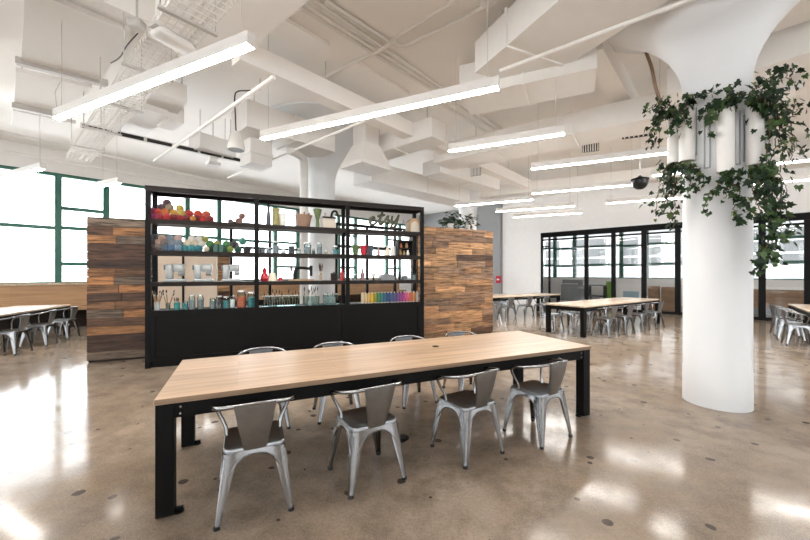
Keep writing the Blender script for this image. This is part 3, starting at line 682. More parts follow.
# second shelf, right bay
for u, mt, l in ((355.5, M('green_glaze',(.08,.15,.05),.3), 'green tapered tumbler, leftmost of three on the second shelf'), (363.5, m_redg, 'crimson tapered tumbler, middle of three on the second shelf'), (370, m_navy, 'dark slate tapered tumbler, rightmost of three on the second shelf')):
    lathe_thing('tapered_tumbler', l, 'tumbler', u, .13, 2, [('body', cup_prof(.048, .078, .20), mt)], 'tumblers on the second shelf')
lathe_thing('bottle', 'pink-tinted small bottle right of the tapered tumblers', 'bottle', 378.5, .15, 2, [('body', [(.03,0),(.034,.08),(.013,.13),(.013,.17)], M('pink_glass',(.5,.2,.22),.2)), ('cap', [(.015,.17),(.015,.19)], m_alu)])
lathe_thing('bottle', 'cream stoneware bottle left of the dark framed box', 'bottle', 387.5, .15, 2, [('body', [(.045,0),(.05,.10),(.016,.17),(.018,.21)], m_cream)])
lathe_thing('paper_pot', 'pale pot just left of the dark framed box', 'pot', 393, .22, 2, [('body', cup_prof(.05, .05, .2), m_whitec)])
t = thing('shadow_box', 'dark open-fronted box holding small brown objects on the second shelf', 'box', on_shelf(404, .16, 2), RS)
q = MB(); q.bx(-.17,.17,.09,.10,0,.33); q.bx(-.17,-.155,-.10,.09,0,.33); q.bx(.155,.17,-.10,.09,0,.33); q.bx(-.155,.155,-.10,.09,0,.015); q.bx(-.155,.155,-.10,.09,.315,.33); q.bx(-.155,.155,-.08,.09,.16,.17); q.build('case', m_shelf, t)
for i, (x, z, mt, sc) in enumerate(((-.09,.017,m_wood,1),(.0,.017,m_brassy,.8),(.09,.017,m_whitec,.9),(-.07,.172,m_clay,.8),(.06,.172,m_wood,.9))):
    o = MB().lathe([(.03*sc,0),(.04*sc,.05*sc),(.02*sc,.09*sc),(.03*sc,.12*sc)], 12).build('keepsake', mt, smooth=40, loc=on_shelf(404,.16,2)+sx_*x+Vector((0,0,z)), rz=RS)
    tag(o, ['brown turned keepsake low left in the dark open box','brass keepsake low in the middle of the dark open box','white keepsake low right in the dark open box','rust keepsake upper left in the dark open box','brown keepsake upper right in the dark open box'][i], 'ornament', 'keepsakes in the dark open box')
# third shelf: three modern sewing machines
def sewing_machine(label, p, rz, mt, scale=1.0, group=None):
    t = thing('sewing_machine', label, 'sewing machine', p, rz, group); s_ = scale
    q = MB(); q.cbox(-.20*s_,.20*s_,-.09*s_,.09*s_,0,.05*s_,.012); q.build('base', mt, t, smooth=40)
    q = MB(); q.cbox(.05*s_,.19*s_,-.07*s_,.07*s_,.051*s_,.30*s_,.02); q.build('column', mt, t, smooth=40)
    q = MB(); q.cbox(-.185*s_,.049*s_,-.06*s_,.06*s_,.175*s_,.31*s_,.025); q.build('arm', mt, t, smooth=40)
    q = MB(); q.cbox(-.18*s_,-.06*s_,-.055*s_,.055*s_,.105*s_,.174*s_,.012); q.build('needle_head', m_machineg, t, smooth=40)
    q = MB(); q.tube([(-.12*s_,0,.105*s_),(-.12*s_,0,.055*s_)], .004, 6); q.build('needle_bar', m_alu, t)
    q = MB(); q.tube([(.191*s_,0,.25*s_),(.225*s_,0,.25*s_)], .045*s_, 14); q.build('handwheel', m_machineg, t, smooth=40)
    q = MB(); q.tube([(.04*s_,-.062*s_,.25*s_),(.04*s_,-.07*s_,.25*s_)], .022*s_, 12); q.build('stitch_dial', m_machineg, t)
    return t
GS = 'white sewing machines'
for u, l in ((175.5,'leftmost'),(203.5,'middle'),(231.5,'rightmost')):
    sewing_machine('white sewing machine on the third shelf, %s of the three' % l, on_shelf(u,.2,1), RS+PI, m_machine, .98, GS).scale = (.74, 1, 1)
lathe_thing('knob_vase', 'crimson gourd-shaped vase on the third shelf beside the left post', 'vase', 264.5, .15, 1, [('body', [(.05,0),(.075,.04),(.06,.12),(.03,.16),(.042,.20),(.012,.25)], m_redg)])
lathe_thing('thread_cone', 'large cream thread cone right of the crimson gourd vase', 'thread', 272.5, .15, 1, [('yarn', [(.075,.01),(.045,.15)], m_cream), ('core', [(.08,0),(.08,.01)], m_paper), ('tip', [(.018,.15),(.015,.175)], m_paper)])
lathe_thing('thread_cone', 'small red thread cone left of the antique sewing machine', 'thread', 280.5, .13, 1, [('yarn', [(.05,.006),(.038,.065)], m_redg), ('core', [(.02,0),(.02,.08)], m_paper)])
# antique black machine
t = thing('antique_sewing_machine', 'black antique hand-crank sewing machine on the third shelf', 'sewing machine', on_shelf(302,.2,1), RS)
q = MB(); q.cbox(-.24,.22,-.09,.09,0,.03,.006); q.build('wooden_base', m_wood, t)
q = MB(); q.tube(spline([(-.13,0,.03),(-.13,0,.14),(-.10,0,.235),(.0,0,.25),(.15,0,.235)],5), [.04]*6+[.034]*6+[.03]*9, 10); q.build('arm', m_iron, t, smooth=True)
q = MB(); q.tube([(.17,0,.29),(.17,0,.09)], [.03,.026], 10); q.build('needle_head', m_iron, t, smooth=40)
q = MB(); q.tube([(-.185,0,.235),(-.215,0,.235)], .062, 18); q.build('handwheel', m_iron, t, smooth=40)
q = MB(); q.tube([(-.216,0,.235),(-.222,0,.235)], .03, 14); q.build('gilt_hub', m_gold, t)
# jar of brushes
def brush(p, lean, az, h, mt, label, group, head=.05):
    d = Vector((math.cos(az)*lean, math.sin(az)*lean, 1)).normalized(); q = MB(); q.mi = 0
    q.tube([d*.01, d*(h-head-.03)], [.006,.007], 5); q.mi = 1; q.tube([d*(h-head-.03), d*(h-head)], .006, 6); q.mi = 2; q.tube([d*(h-head), d*(h-head*.4), d*h], [.006,.011,.003], 6)
    o = q.build('paintbrush', [m_wood, m_alu, m_bristle], smooth=True); o.location = p
    return tag(o, label, 'paintbrush', group)
def brush_cup(u, tier, r, h, mt, n, bh, label, blabel, dd=.15, seed=0, head=.05, lean=.22):
    lathe_thing('brush_cup', label, 'cup', u, dd, tier, [('body', cup_prof(r, r*1.05, h), mt)])
    rn = random.Random(seed); p = on_shelf(u, dd, tier, .008)
    for k in range(n):
        az = 2*PI*k/n+rn.uniform(-.3,.3); brush(p, lean*rn.uniform(.35,1), az, bh*rn.uniform(.85,1.05), None, blabel, blabel.replace('thin paintbrush', 'paintbrushes')[:60], head)
brush_cup(320.5, 1, .03, .12, m_ftan, 4, .36, 'tan cup of large dark brushes beside the antique machine', 'thin paintbrush with big dark head in the tan cup by the antique machine', head=.16, lean=.16)
lathe_thing('canister', 'dark brown lidded canister on the third shelf near the right post', 'canister', 334, .15, 1, [('body', [(.065,0),(.068,.13)], m_shelf), ('lid', [(.07,.131),(.06,.15),(.012,.155),(.012,.175)], m_iron)])
lathe_thing('bottle', 'tall red bottle right of the dark brown canister', 'bottle', 342, .15, 1, [('body', [(.035,0),(.04,.12),(.018,.19),(.016,.24)], m_redg)])
# third shelf, right bay
lathe_thing('bottle', 'dull plum bottle on the third shelf of the right bay', 'bottle', 362.5, .15, 1, [('body', [(.045,0),(.048,.12),(.02,.17),(.018,.21)], M('plum_glass',(.2,.10,.12),.25)), ('cap', [(.02,.21),(.02,.235)], m_iron)])
lathe_thing('glass_jar', 'small clear jar left of the plum bottle', 'jar', 354.5, .15, 1, [('body', [(.05,0),(.05,.1),(.045,.11)], m_jar), ('lid', [(.047,.11),(.047,.125)], m_alu)])
lathe_thing('pincushion', 'white round pincushion on a stand left of the grey curved case', 'pincushion', 373.5, .15, 1, [('stand', [(.035,0),(.02,.02),(.015,.07)], m_iron), ('cushion', [(.02,.07),(.05,.09),(.055,.12),(.035,.15),(.005,.16)], m_whitec)])
t = thing('curved_case', 'low grey case with curved lid in the right bay of the third shelf', 'case', on_shelf(386.5,.16,1), RS)
q = MB(); prof = [(-.15,0),(.15,0),(.16,.05),(.13,.10),(.08,.125),(-.08,.125),(-.13,.11),(-.16,.05)]; q.loft([[(x,-.09,z) for x,z in prof],[(x,.09,z) for x,z in prof]][::-1]); q.build('body', M('grey_vinyl',(.16,.17,.18),.45), t, smooth=30)
q = MB(); q.tube(spline([(-.05,-.0,.125),(-.04,0,.15),(.04,0,.15),(.05,0,.125)],4), .007, 6); q.build('handle', m_iron, t)
for u, h, l in ((404.5,.20,'clear tall jar with glass lid, left of the pair by the right post'),(413.5,.23,'taller clear jar with knob lid closest to the right post')):
    lathe_thing('glass_jar', l, 'jar', u, .15, 1, [('body', [(.06,0),(.062,h*.8),(.045,h*.9),(.045,h)], m_jar), ('filling', [(.054,.006),(.054,h*.45)], m_fgrey), ('lid', [(.05,h),(.045,h+.02),(.012,h+.03),(.014,h+.05)], m_jar)])
lathe_thing('bottle', 'dark brown bottle between the grey case and the clear jars', 'bottle', 399.5, .24, 1, [('body', [(.03,0),(.03,.1),(.012,.15),(.012,.18)], m_iron)])
# lowest shelf, left bay
brush_cup(157, 0, .04, .14, m_machine, 9, .36, 'pale cup crammed with tan brushes at the left end of the lowest shelf', 'thin paintbrush in the leftmost pale cup on the lowest shelf', seed=1, lean=.42)
brush_cup(168, 0, .032, .12, m_jar, 5, .34, 'clear glass of slim brushes, second cup on the lowest shelf', 'thin paintbrush in the clear glass right of the leftmost cup', seed=2, lean=.35)
brush_cup(177, 0, .045, .12, m_tealcup, 5, .21, 'teal cup holding short tools on the lowest shelf', 'short tool brush standing in the teal cup', seed=3, head=.07)
GL = 'jars in the left bay of the lowest shelf'
for i, (u, r, h, f, l) in enumerate(((185,.042,.10,m_fteal,'low bluish jar right of the teal cup'),(192,.045,.16,m_fgrey,'tall grey jar, first of a pair below the middle sewing machine'),(200.5,.045,.16,m_fgrey,'tall grey jar, second of a pair below the middle sewing machine'),
        (212.5,.04,.13,m_fgrey,'slim grey jar left of the green-topped jar on the lowest shelf'),(219,.05,.14,m_fdark,'dark-filled jar below the rightmost white sewing machine'),(226,.045,.13,m_fteal,'teal-filled jar left of the narrow white jar'),(232.5,.04,.15,m_fwhite,'white-filled narrow jar left of the rust thread jar'),
        (241.5,.07,.20,m_fred,'big jar of rust-orange thread on the lowest shelf'),(251,.055,.18,m_fteal,'dark teal jar against the first middle post'))):
    jar(u, 0, r*1.12, h*1.4, f, l, GL, lid=(m_alu if i % 3 else None))
# lowest shelf, middle bay: acrylic trays of brushes
def brush_tray(u0, u1, label, blabel, n, h, bh, seed):
    x0, x1 = slx(u0,.14), slx(u1,.14); p = S0+sx_*x0+sy_*.08+Vector((0,0,TZ[0])); w_ = x1-x0
    t = thing('brush_tray', label, 'tray', p, RS)
    q = MB(); q.bx(0,w_,0,.006,0,h); q.bx(0,w_,.134,.14,0,h); q.bx(0,.006,.006,.134,0,h); q.bx(w_-.006,w_,.006,.134,0,h); q.bx(.006,w_-.006,.006,.134,0,.006); q.build('tray_body', m_jar, t)
    q = MB(); q.bx(-.002,w_+.002,-.002,.008,h,h+.008); q.bx(-.002,w_+.002,.132,.142,h,h+.008); q.build('rim', m_alu, t)
    rn = random.Random(seed)
    for k in range(n):
        pp_ = p+sx_*(w_*(k+.6)/(n+.2))+sy_*rn.uniform(.04,.10)+Vector((0,0,.008))
        brush(pp_, rn.uniform(.02,.28), rn.uniform(0,6.28), bh*rn.uniform(.8,1.1), None, blabel, label[:40], head=.09)
brush_tray(263,299,'long clear tray of upright brushes on the lowest shelf','paintbrush standing in the long clear tray',14,.19,.30,4)
brush_tray(303.5,319,'short clear tray crowded with dark-headed brushes','dark-headed paintbrush in the short clear tray',9,.18,.33,5)
brush_tray(323.5,338,'clear tray with few small brushes by the second middle post','small paintbrush in the clear tray by the second middle post',4,.20,.22,6)
# rainbow of thread cones, right bay of the lowest shelf
rb = [('cream',(.66,.55,.38)),('sand',(.62,.46,.24)),('wheat',(.64,.44,.14)),('golden yellow',(.70,.42,.03)),('olive',(.25,.28,.04)),('green',(.06,.22,.10)),('teal green',(.03,.20,.20)),('petrol blue',(.03,.13,.21)),('navy blue',(.03,.07,.19)),('royal blue',(.05,.09,.26)),('dusk blue',(.09,.11,.24)),('violet',(.16,.06,.24)),('purple',(.28,.05,.26)),('fuchsia',(.48,.04,.22)),('pink',(.58,.10,.20)),('coral red',(.60,.12,.07)),('orange',(.62,.24,.05)),('pale grey',(.42,.41,.40))]
for i, (nm, c) in enumerate(rb):
    u = 362.5+i*3.2; mt = M('thread_'+nm.replace(' ','_'), tuple(x*.72 for x in c), .7, noise_amt=.15, scale=60)
    lathe_thing('thread_cone', '%s thread cone in the rainbow row on the lowest shelf' % nm, 'thread', u, .13, 0, [('yarn', [(.030,.012),(.034,.03),(.031,.19),(.026,.20)], mt), ('core', [(.032,0),(.032,.012)], m_paper), ('tip', [(.014,.20),(.012,.225)], m_paper)], 'rainbow row of thread cones', n=12)
# ------------------------------------------------------------------ things under the ceiling
def ppx(name, label, cat, poly, z, h, mat, kind=None, hang=True, group=None):
    """a flat-bottomed body whose underside corners lie on the given sight lines at height z"""
    pts = [at(u, v, z) for u, v in poly]; c = sum(pts, Vector())/len(pts)
    q = MB(); q.prism([(p.x-c.x, p.y-c.y) for p in pts], 0, h)
    if kind == 'structure':
        return struct(q.build(name, mat, loc=c), label)
    t = thing(name, label, cat, c, 0, group); q.build('body', mat, t)
    top = z+h
    if hang and top < CEIL-.02:
        for p in (pts[0], pts[len(pts)//2]):
            r = (p-c)*.8; q = MB(); q.tube([(r.x, r.y, h), (r.x, r.y, CEIL-z)], .008, 5); q.build('hanger_rod', m_wire, t)
    return t
def run(name, label, cat, u0, v0, u1, v1, z, w, h, mat, side=0, ext=(0,0), kind=None, seams=0, group=None, flange=False):
    """a straight duct or beam: its underside line runs from (u0,v0) to (u1,v1) at height z"""
    p0, p1 = at(u0, v0, z), at(u1, v1, z); d = (p1-p0).normalized(); p0 = p0-d*ext[0]; p1 = p1+d*ext[1]; L = (p1-p0).length
    rz = math.atan2(d.y, d.x); y0, y1 = {0: (-w/2, w/2), 1: (0, w), -1: (-w, 0)}[side]
    q = MB(); q.bx(0, L, y0, y1, 0, h)
    if kind == 'structure': return struct(q.build(name, mat, loc=p0, rz=rz), label)
    t = thing(name, label, cat, p0, rz, group); q.build('body', mat, t)
    n = max(2, int(L/1.5)) if seams else 0
    for k in range(1, n):
        q = MB(); x = L*k/n; q.bx(x-.018, x+.018, y0-.02, y1+.02, -.02, h+.02); q.build('seam_flange', mat, t)
    for x in (L*.15, L*.85):
        if z+h < CEIL-.02: q = MB(); q.tube([(x, (y0+y1)/2, h), (x, (y0+y1)/2, CEIL-z)], .008, 5); q.build('hanger_rod', m_wire, t)
    return t
def pipe(name, label, cat, pts, r, mat, group=None, ext=(0,0)):
    P = [at(*p) if isinstance(p, tuple) else p for p in pts]; P = [Vector(p) for p in P]
    P[0] = P[0]-(P[1]-P[0]).normalized()*ext[0]; P[-1] = P[-1]+(P[-1]-P[-2]).normalized()*ext[1]
    # rounded bends
    Q = [P[0]]
    for i in range(1, len(P)-1):
        a = (P[i-1]-P[i]); b = (P[i+1]-P[i]); k = min(.22, a.length*.4, b.length*.4)
        s0, s1 = P[i]+a.normalized()*k, P[i]+b.normalized()*k
        for j in range(6): f = j/5; Q.append(s0*(1-f)**2+P[i]*2*f*(1-f)+s1*f*f)
    Q.append(P[-1]); c = Q[0].copy()
    o = MB().tube([q_-c for q_ in Q], r, 8).build(name, mat, smooth=60, loc=c)
    return tag(o, label, cat, group)
# acoustic boards fixed to the slab
BG = 'white acoustic boards on the slab'
ppx('acoustic_board', 'largest white ceiling board at upper left, above the first lamp', 'ceiling board', [(25,0),(20.7,60),(100,82),(130,31.7),(50,-1)], 4.72, .06, m_board)
ppx('acoustic_board', 'white ceiling board below the largest one at upper left', 'ceiling board', [(15.7,71),(14,105),(57,114),(92,88)], 4.68, .06, m_board)
ppx('acoustic_board', 'third white ceiling board down, nearest the left windows', 'ceiling board', [(13,110.5),(11,126),(68.5,137),(76,124)], 4.62, .08, m_board)
ppx('acoustic_board', 'bright white ceiling board between the wide soffit and the conduits', 'ceiling board', [(285,20),(329,46.5),(285,74),(238,46)], 5.03, .06, m_board)
ppx('acoustic_board', 'ceiling board under the second lamp right of the conduits', 'ceiling board', [(356,62),(409,94),(372,118),(318,84)], 5.04, .05, m_board)
ppx('acoustic_board', 'greyish ceiling board at the top, between conduits', 'ceiling board', [(330,-2),(392,39),(458,-2)], 5.04, .05, m_slab)
# square boards near the middle left
ppx('duct_box', 'white boxy duct end below the first lamp, right of the cable tray', 'duct', [(139,113),(172,121),(187,103),(153,92)], 4.45, .30, m_duct)
ppx('duct_box', 'lower white boxy duct end beside the cable tray', 'duct', [(116,131),(142,139),(168,116),(143,108)], 4.35, .26, m_duct)
ppx('duct_box', 'small grey-sided duct box above the dark track', 'duct', [(157,127),(173,131),(184,124),(168,120)], 4.3, .28, m_duct)
# beams and wide soffit
run('beam_soffit', 'wide beige soffit running from the top edge down beside the cable tray', 'duct', 309.5, 0, 236, 61, 4.5, .95, .6, m_slab, side=1, ext=(3,0), kind='structure')
run('ceiling_beam', 'long beige beam under the slab crossing above the display shelf', 'beam', 240, 59, 531, 189, 4.42, .26, .30, m_slab, side=1, seams=0)
run('ceiling_beam', 'short beam above the largest ceiling board at upper left', 'beam', 95, -2, 138, 17, 4.7, .22, .40, m_slab, side=1, ext=(2,.3))
ppx('beam_drop', 'grey beam end at the upper left corner of the photo', 'beam', [(-60,38.5),(20,38.5),(25,-30),(-60,-30)], 4.5, .6, m_slab, kind='structure')
run('shadow_edge_rail', 'grey rail for the shadow edge between the largest ceiling board and the next', 'rail', 16, 64, 108, 87, 4.66, .10, .10, m_wire)  # darker grey rails added to draw the shadowed edges of the boards
run('shadow_edge_rail', 'grey rail for the shadow edge under the second ceiling board at upper left', 'rail', 12, 108, 60, 118, 4.58, .08, .10, m_wire)
# conduits clipped to the slab
CG = 'conduits on the slab'
pipe('conduit', 'conduit, lowest of the four parallel ones at top centre', 'conduit', [(300,7.4,5.03),(497,130.5,5.03)], .028, m_duct, CG, (0,.4))
pipe('conduit', 'conduit, second lowest of the four parallel ones at top centre', 'conduit', [(304,4.5,5.03),(500,128,5.03)], .028, m_duct, CG, (0,.4))
pipe('conduit', 'conduit, third of the four parallel ones at top centre', 'conduit', [(313,0,5.03),(478,113,5.03)], .028, m_duct, CG, (0,.4))
pipe('conduit', 'conduit that bends away right below the top centre of the photo', 'conduit', [(324.4,0,5.03),(400,49,5.03),(486,6.5,5.03)], .028, m_duct, CG)
pipe('conduit', 'conduit running straight up right from the crossing at top centre', 'conduit', [(391,40.5,5.03),(456,0,5.03)], .028, m_duct, CG, (0,1))
pipe('conduit', 'conduit crossing under the four parallel ones with slight bends', 'conduit', [(311.5,85,5.0),(352,63,5.0),(372,55,5.0),(396,41,5.0)], .026, m_duct, CG)
pipe('conduit', 'conduit behind the short lamp right of centre', 'conduit', [(441,104,5.03),(500,140,5.03)], .028, m_duct, CG)
t = thing('ceiling_rosette', 'round pale cable rosette where the bent conduit ends at the top', 'ceiling rosette', at(488,3.5,5.04)); q = MB(); q.lathe([(.02,-.04),(.09,-.02),(.10,.0),(.10,.06)], 20); q.build('cover', m_duct, t, smooth=40)
# cable tray with wire mesh
p0 = at(205,0,4.1); p1 = at(78.5,160,4.1); dT = (p1-p0).normalized(); p0 = p0-dT*1.6; LT_ = (p1-p0).length
t = thing('cable_tray', 'white wire-mesh cable tray running from top left down to the windows', 'cable tray', p0, math.atan2(dT.y, dT.x))
q = MB(); W_ = .40
for k in range(7):
    y = -W_/2+W_*k/6; q.box((LT_/2, y, 0), (LT_, .008, .008))
for k in range(int(LT_/.10)+1):
    q.box((k*.10, 0, -.009), (.008, W_, .008))
    for sy in (-1, 1): q.box((k*.10, sy*W_/2, .035), (.009, .009, .075))
for sy in (-1, 1): q.box((LT_/2, sy*W_/2, .075), (LT_, .009, .009))
q.build('wire_mesh', m_duct, t)
q = MB()
rn = random.Random(3)
for k in range(2):
    y = -.13+.09*k; q.tube([(x*LT_/8, y+rn.uniform(-.02,.02), .02+rn.uniform(0,.015)) for x in range(9)], .013, 6)
for k in range(int(LT_/1.4)):
    x = .6+k*1.4; q2 = MB(); q2.box((x, 0, -.02), (.05, W_+.14, .025))
    for sy in (-1, 1): q2.tube([(x, sy*(W_/2+.05), -.02), (x, sy*(W_/2+.05), CEIL-4.1)], .007, 5)
    q2.build('trapeze_hanger', m_wire, t)
cb = q.build('data_cables', m_duct, t, smooth=True); cb['label'] = 'bundle of pale data cables'
a_ = at(173.5, 39.5, 4.02)
t = thing('access_point', 'rounded white box fixed under the wire-mesh cable tray', 'wireless access point', a_, math.atan2(dT.y, dT.x)+.25)
q = MB(); q.cbox(-.10,.10,-.19,.19,-.055,.02,.03); q.build('cover', m_white, t, smooth=50)
q = MB(); q.bx(-.06,.06,-.21,.21,.021,.05); q.build('bracket', m_wire, t)
for (u, v, l) in ((137,25,'small pale junction box by the cable tray at upper left'), ):
    t = thing('junction_box', l, 'junction box', at(u, v, 4.55)); q = MB(); q.cbox(-.07,.07,-.07,.07,-.05,.05,.01); q.build('body', m_wire, t, smooth=40); q = MB(); q.tube([(0,0,.05),(0,0,CEIL-4.55)], .012, 6); q.build('stem', m_wire, t)
pipe('black_cable', 'thin black cable sagging from the box beside the largest ceiling board', 'cable', [at(138,33,4.6), at(127,45,4.5), at(120,58,4.55), at(111,63,4.7)], .008, m_cable)
pipe('grey_cable', 'thin grey cable drooping across the second ceiling board', 'cable', [at(60,82,4.6), at(55,92,4.5), at(57,108,4.5)], .006, m_wire)
# dark slotted track with a white device
p0 = at(80,128.5,4.15); p1 = at(243,163.5,4.15); d_ = (p1-p0).normalized(); L_ = (p1-p0).length
t = thing('slot_track', 'dark slotted track in a white rail above the left windows', 'track', p0, math.atan2(d_.y, d_.x))
q = MB(); q.bx(0,L_,-.05,.0,0,.10); q.build('rail', m_duct, t)
for k in range(6):
    q = MB(); q.bx(L_*(k+.06)/6, L_*(k+.94)/6, -.075, -.051, .01, .075); q.build('dark_slot', m_dark, t)
for x in (L_*.1, L_*.9): q = MB(); q.tube([(x,-.02,.1),(x,-.02,CEIL-4.15)], .01, 6); q.build('hanger_rod', m_wire, t)
t = thing('projector', 'small white box device hanging on the dark slotted track', 'projector', at(213,166,4.0), ROT_A); q = MB(); q.cbox(-.13,.13,-.13,.13,0,.08,.015); q.cbox(-.08,.08,-.08,.08,.08,.28,.01); q.build('body', m_white, t, smooth=40); q = MB(); q.tube([(0,0,.28),(0,0,1.1)], .015, 8); q.build('stem', m_duct, t)
# diagonal white pipes
pipe('sprinkler_pipe', 'long white diagonal pipe left of the hanging white speaker', 'pipe', [at(154,161,3.6), at(274,77,3.6)], .024, m_duct)
pipe('sprinkler_pipe', 'white diagonal pipe passing behind the second lamp to the white column', 'pipe', [(228,178,3.95),(400,106,3.95)], .024, m_duct)
pipe('sprinkler_pipe', 'long white pipe crossing under the big duct at upper right', 'pipe', [(500,71,4.25),(700,-4,4.25)], .026, m_duct, None, (0,1.5))
pipe('sprinkler_pipe', 'white pipe along the ceiling above the left windows', 'pipe', [(0,131,4.8),(120,159,4.8)], .035, m_duct, None, (1,6))
pipe('sprinkler_pipe', 'lower white pipe just above the left windows', 'pipe', [(0,150,4.62),(120,172,4.62)], .03, m_duct, None, (0,5))
# hanging white speaker
p = at(236,150,3.5); p.z = 3.5
t = thing('pendant_speaker', 'white bell-shaped pendant speaker hanging on a dark cable above the shelf', 'speaker', p)
q = MB(); q.lathe([(.125,0),(.13,.02),(.115,.12),(.085,.24),(.06,.285),(.02,.30)], 24); q.build('body', m_whitec if 'm_whitec' in globals() else m_white, t, smooth=40)
q = MB(); q.lathe([(.115,-.004),(.115,.0)], 24); q.build('grille', m_machineg if 'm_machineg' in globals() else m_grey, t)
q = MB(); q.tube(spline([(0,0,.30),(-.01,0,.55),(-.03,.02,.85),(-.02,.1,.98),(.12,.15,1.02),(.3,.2,1.06)],5), .011, 6); q.build('cable', m_cable, t, smooth=True)
q = MB(); q.tube([(.3,.2,1.05),(.3,.2,CEIL-3.5)], .012, 6); q.build('stem', m_wire, t)
# ductwork
run('air_duct', 'white rectangular duct above the hanging speaker behind the middle beam', 'air duct', 247, 126, 335, 152, 4.25, .75, .50, m_duct, side=1, seams=1)
t = thing('duct_drop', 'white box duct hanging down right of the hanging speaker', 'air duct', at(256,167,3.75), ROT_A); q = MB(); q.bx(-.22,.22,-.25,.25,0,.85); q.build('body', m_duct, t); q = MB(); q.bx(-.24,.24,-.27,.27,.2,.24); q.build('seam_flange', m_duct, t); q = MB(); q.tube([(0,0,.85),(0,0,CEIL-3.75)], .02, 6); q.build('hanger_rod', m_wire, t)
run('air_duct', 'white duct running past the left of the hanging speaker', 'air duct', 200, 147, 236, 157, 4.2, .5, .32, m_duct, side=1)
run('air_duct', 'white duct with dark gap above, right of the white back column', 'air duct', 372, 180, 470, 203, 3.95, .8, .50, m_duct, side=1, seams=1)
run('air_duct', 'far duct crossing above the tan plank partition', 'air duct', 378, 163, 446, 143, 4.3, .5, .40, m_duct, side=-1, seams=1)
q0 = at(366,174,3.75)
t = thing('duct_hood', 'flared white duct hood right of the back column', 'air duct', q0, ROT_A)
q = MB(); q.loft([[(-.42,-.36,.18),(.42,-.36,.18),(.42,.36,.18),(-.42,.36,.18)][::1], [(-.22,-.22,.62),(.22,-.22,.62),(.22,.22,.62),(-.22,.22,.62)]]); q.bx(-.42,.42,-.36,.36,.1,.18); q.build('hood', m_duct, t)
q = MB(); q.bx(-.2,.2,-.2,.2,.62,CEIL-3.75); q.build('riser', m_duct, t)
run('air_duct', 'white duct seen between the short lamp and the far lamps', 'air duct', 440, 172, 500, 190, 4.1, .6, .36, m_duct, side=1, seams=1)
# big duct at upper right
pc = [at(475,73,4.45), at(531,89,4.45), at(640,20,4.45), at(566,-4,4.45)]
ax = cdir; ay = ndir; o_ = at(475,73,4.45); e_ = at(580,57,4.45); W4 = (e_-o_).dot(ax)
t = thing('air_duct', 'big white rectangular duct at the top, right of the conduits', 'air duct', o_-ay*5.2, RT)
q = MB(); q.bx(0, W4, 0, 5.2, 0, .45); q.build('body', m_duct, t)
for y in (4.52, 3.1, 1.6): q = MB(); q.bx(-.025, W4+.025, y-.015, y+.015, -.025, .475); q.build('seam_flange', m_duct, t)
for y in (1.0, 4.8): q = MB(); q.tube([(.15, y, .45), (.15, y, CEIL-4.45)], .012, 5); q.build('hanger_rod', m_wire, t)
run('air_duct', 'long white duct behind the big one, over the middle lamps', 'air duct', 500, 110, 594, 92, 4.3, .7, .5, m_duct, side=-1, ext=(.5,.0), seams=1)
run('air_duct', 'long white duct with a dark vent left of the ivy column', 'air duct', 505, 160, 640, 135, 4.25, .8, .42, m_duct, side=-1, ext=(1.5,2), seams=1)
run('ceiling_beam', 'beam under the slab just left of the column capital', 'beam', 580, 57, 612, 104, 4.75, .30, .35, m_slab, side=-1, ext=(0,3))
run('ceiling_beam', 'beam under the slab right of the ivy column', 'beam', 756, 36, 830, 12, 4.6, .5, .5, m_slab, side=-1, ext=(0,2))
run('air_duct', 'white duct on the far right beyond the ivy', 'air duct', 760, 84, 840, 62, 4.3, .6, .4, m_duct, side=-1, ext=(1,3), seams=1)
run('air_duct', 'far white duct above the end wall', 'air duct', 560, 192, 760, 172, 4.3, .5, .35, m_duct, side=-1, ext=(4,1), seams=1)
def grille(u0, u1, v, z, label, hh=.12):
    p0, p1 = at(u0, v, z), at(u1, v-abs(u1-u0)*.13, z); d = (p1-p0).normalized(); L = (p1-p0).length
    t = thing('vent_grille', label, 'vent', p0, math.atan2(d.y, d.x)); q = MB(); q.bx(0,L,-.03,.0,0,hh*1.6); q.build('slot', m_dark, t)
    q = MB()
    for k in range(7): q.bx(L*(k+.5)/7-.01, L*(k+.5)/7+.01, -.04, -.03, 0, hh*1.6)
    q.build('louvre', m_duct, t)
grille(582, 599, 153, 4.22, 'small dark vent grille above the lamp ending at the ivy')
grille(622, 655, 139.5, 4.22, 'long dark vent slot just left of the ivy', .10)
grille(471, 481, 176.5, 4.05, 'small dark vent grille under the short lamp')
# dome camera
p = at(640,185,3.42)
t = thing('dome_camera', 'black dome security camera hanging at the end of a lamp left of the ivy', 'camera', p)
q = MB(); q.lathe([(.155,.10),(.15,.02),(.11,-.05),(.06,-.085),(.01,-.095)][::-1], 20); q.build('dome', m_iron if 'm_iron' in globals() else m_black, t, smooth=True)
q = MB(); q.lathe([(.165,.10),(.165,.13),(.05,.17),(.02,.2)], 20); q.build('housing', m_black, t, smooth=40)
q = MB(); q.tube([(0,0,.2),(0,0,CEIL-3.42)], .012, 6); q.build('stem', m_duct, t)
p = at(424,214,2.9)
pipe('drain_pipe', 'white drain pipe with elbow beside the back column', 'pipe', [at(290,150,4.2) , atd(304,158,8.2), atd(304,330,8.2)], .10, m_duct)
# wires and rods behind the shelf
for i, (u, v, z) in enumerate(((199,172,3.2),(206,172,3.2))):
    pass
# flaking patch and wire on the capital
pipe('brown_cable', 'brown cable with flaking sleeve hanging beside the column capital', 'cable', [at(646,52,4.9), at(652,68,4.55), at(655,85,4.25), atd(660,102,4.5)], .022, M('rust_brown',(.26,.17,.11),.8))
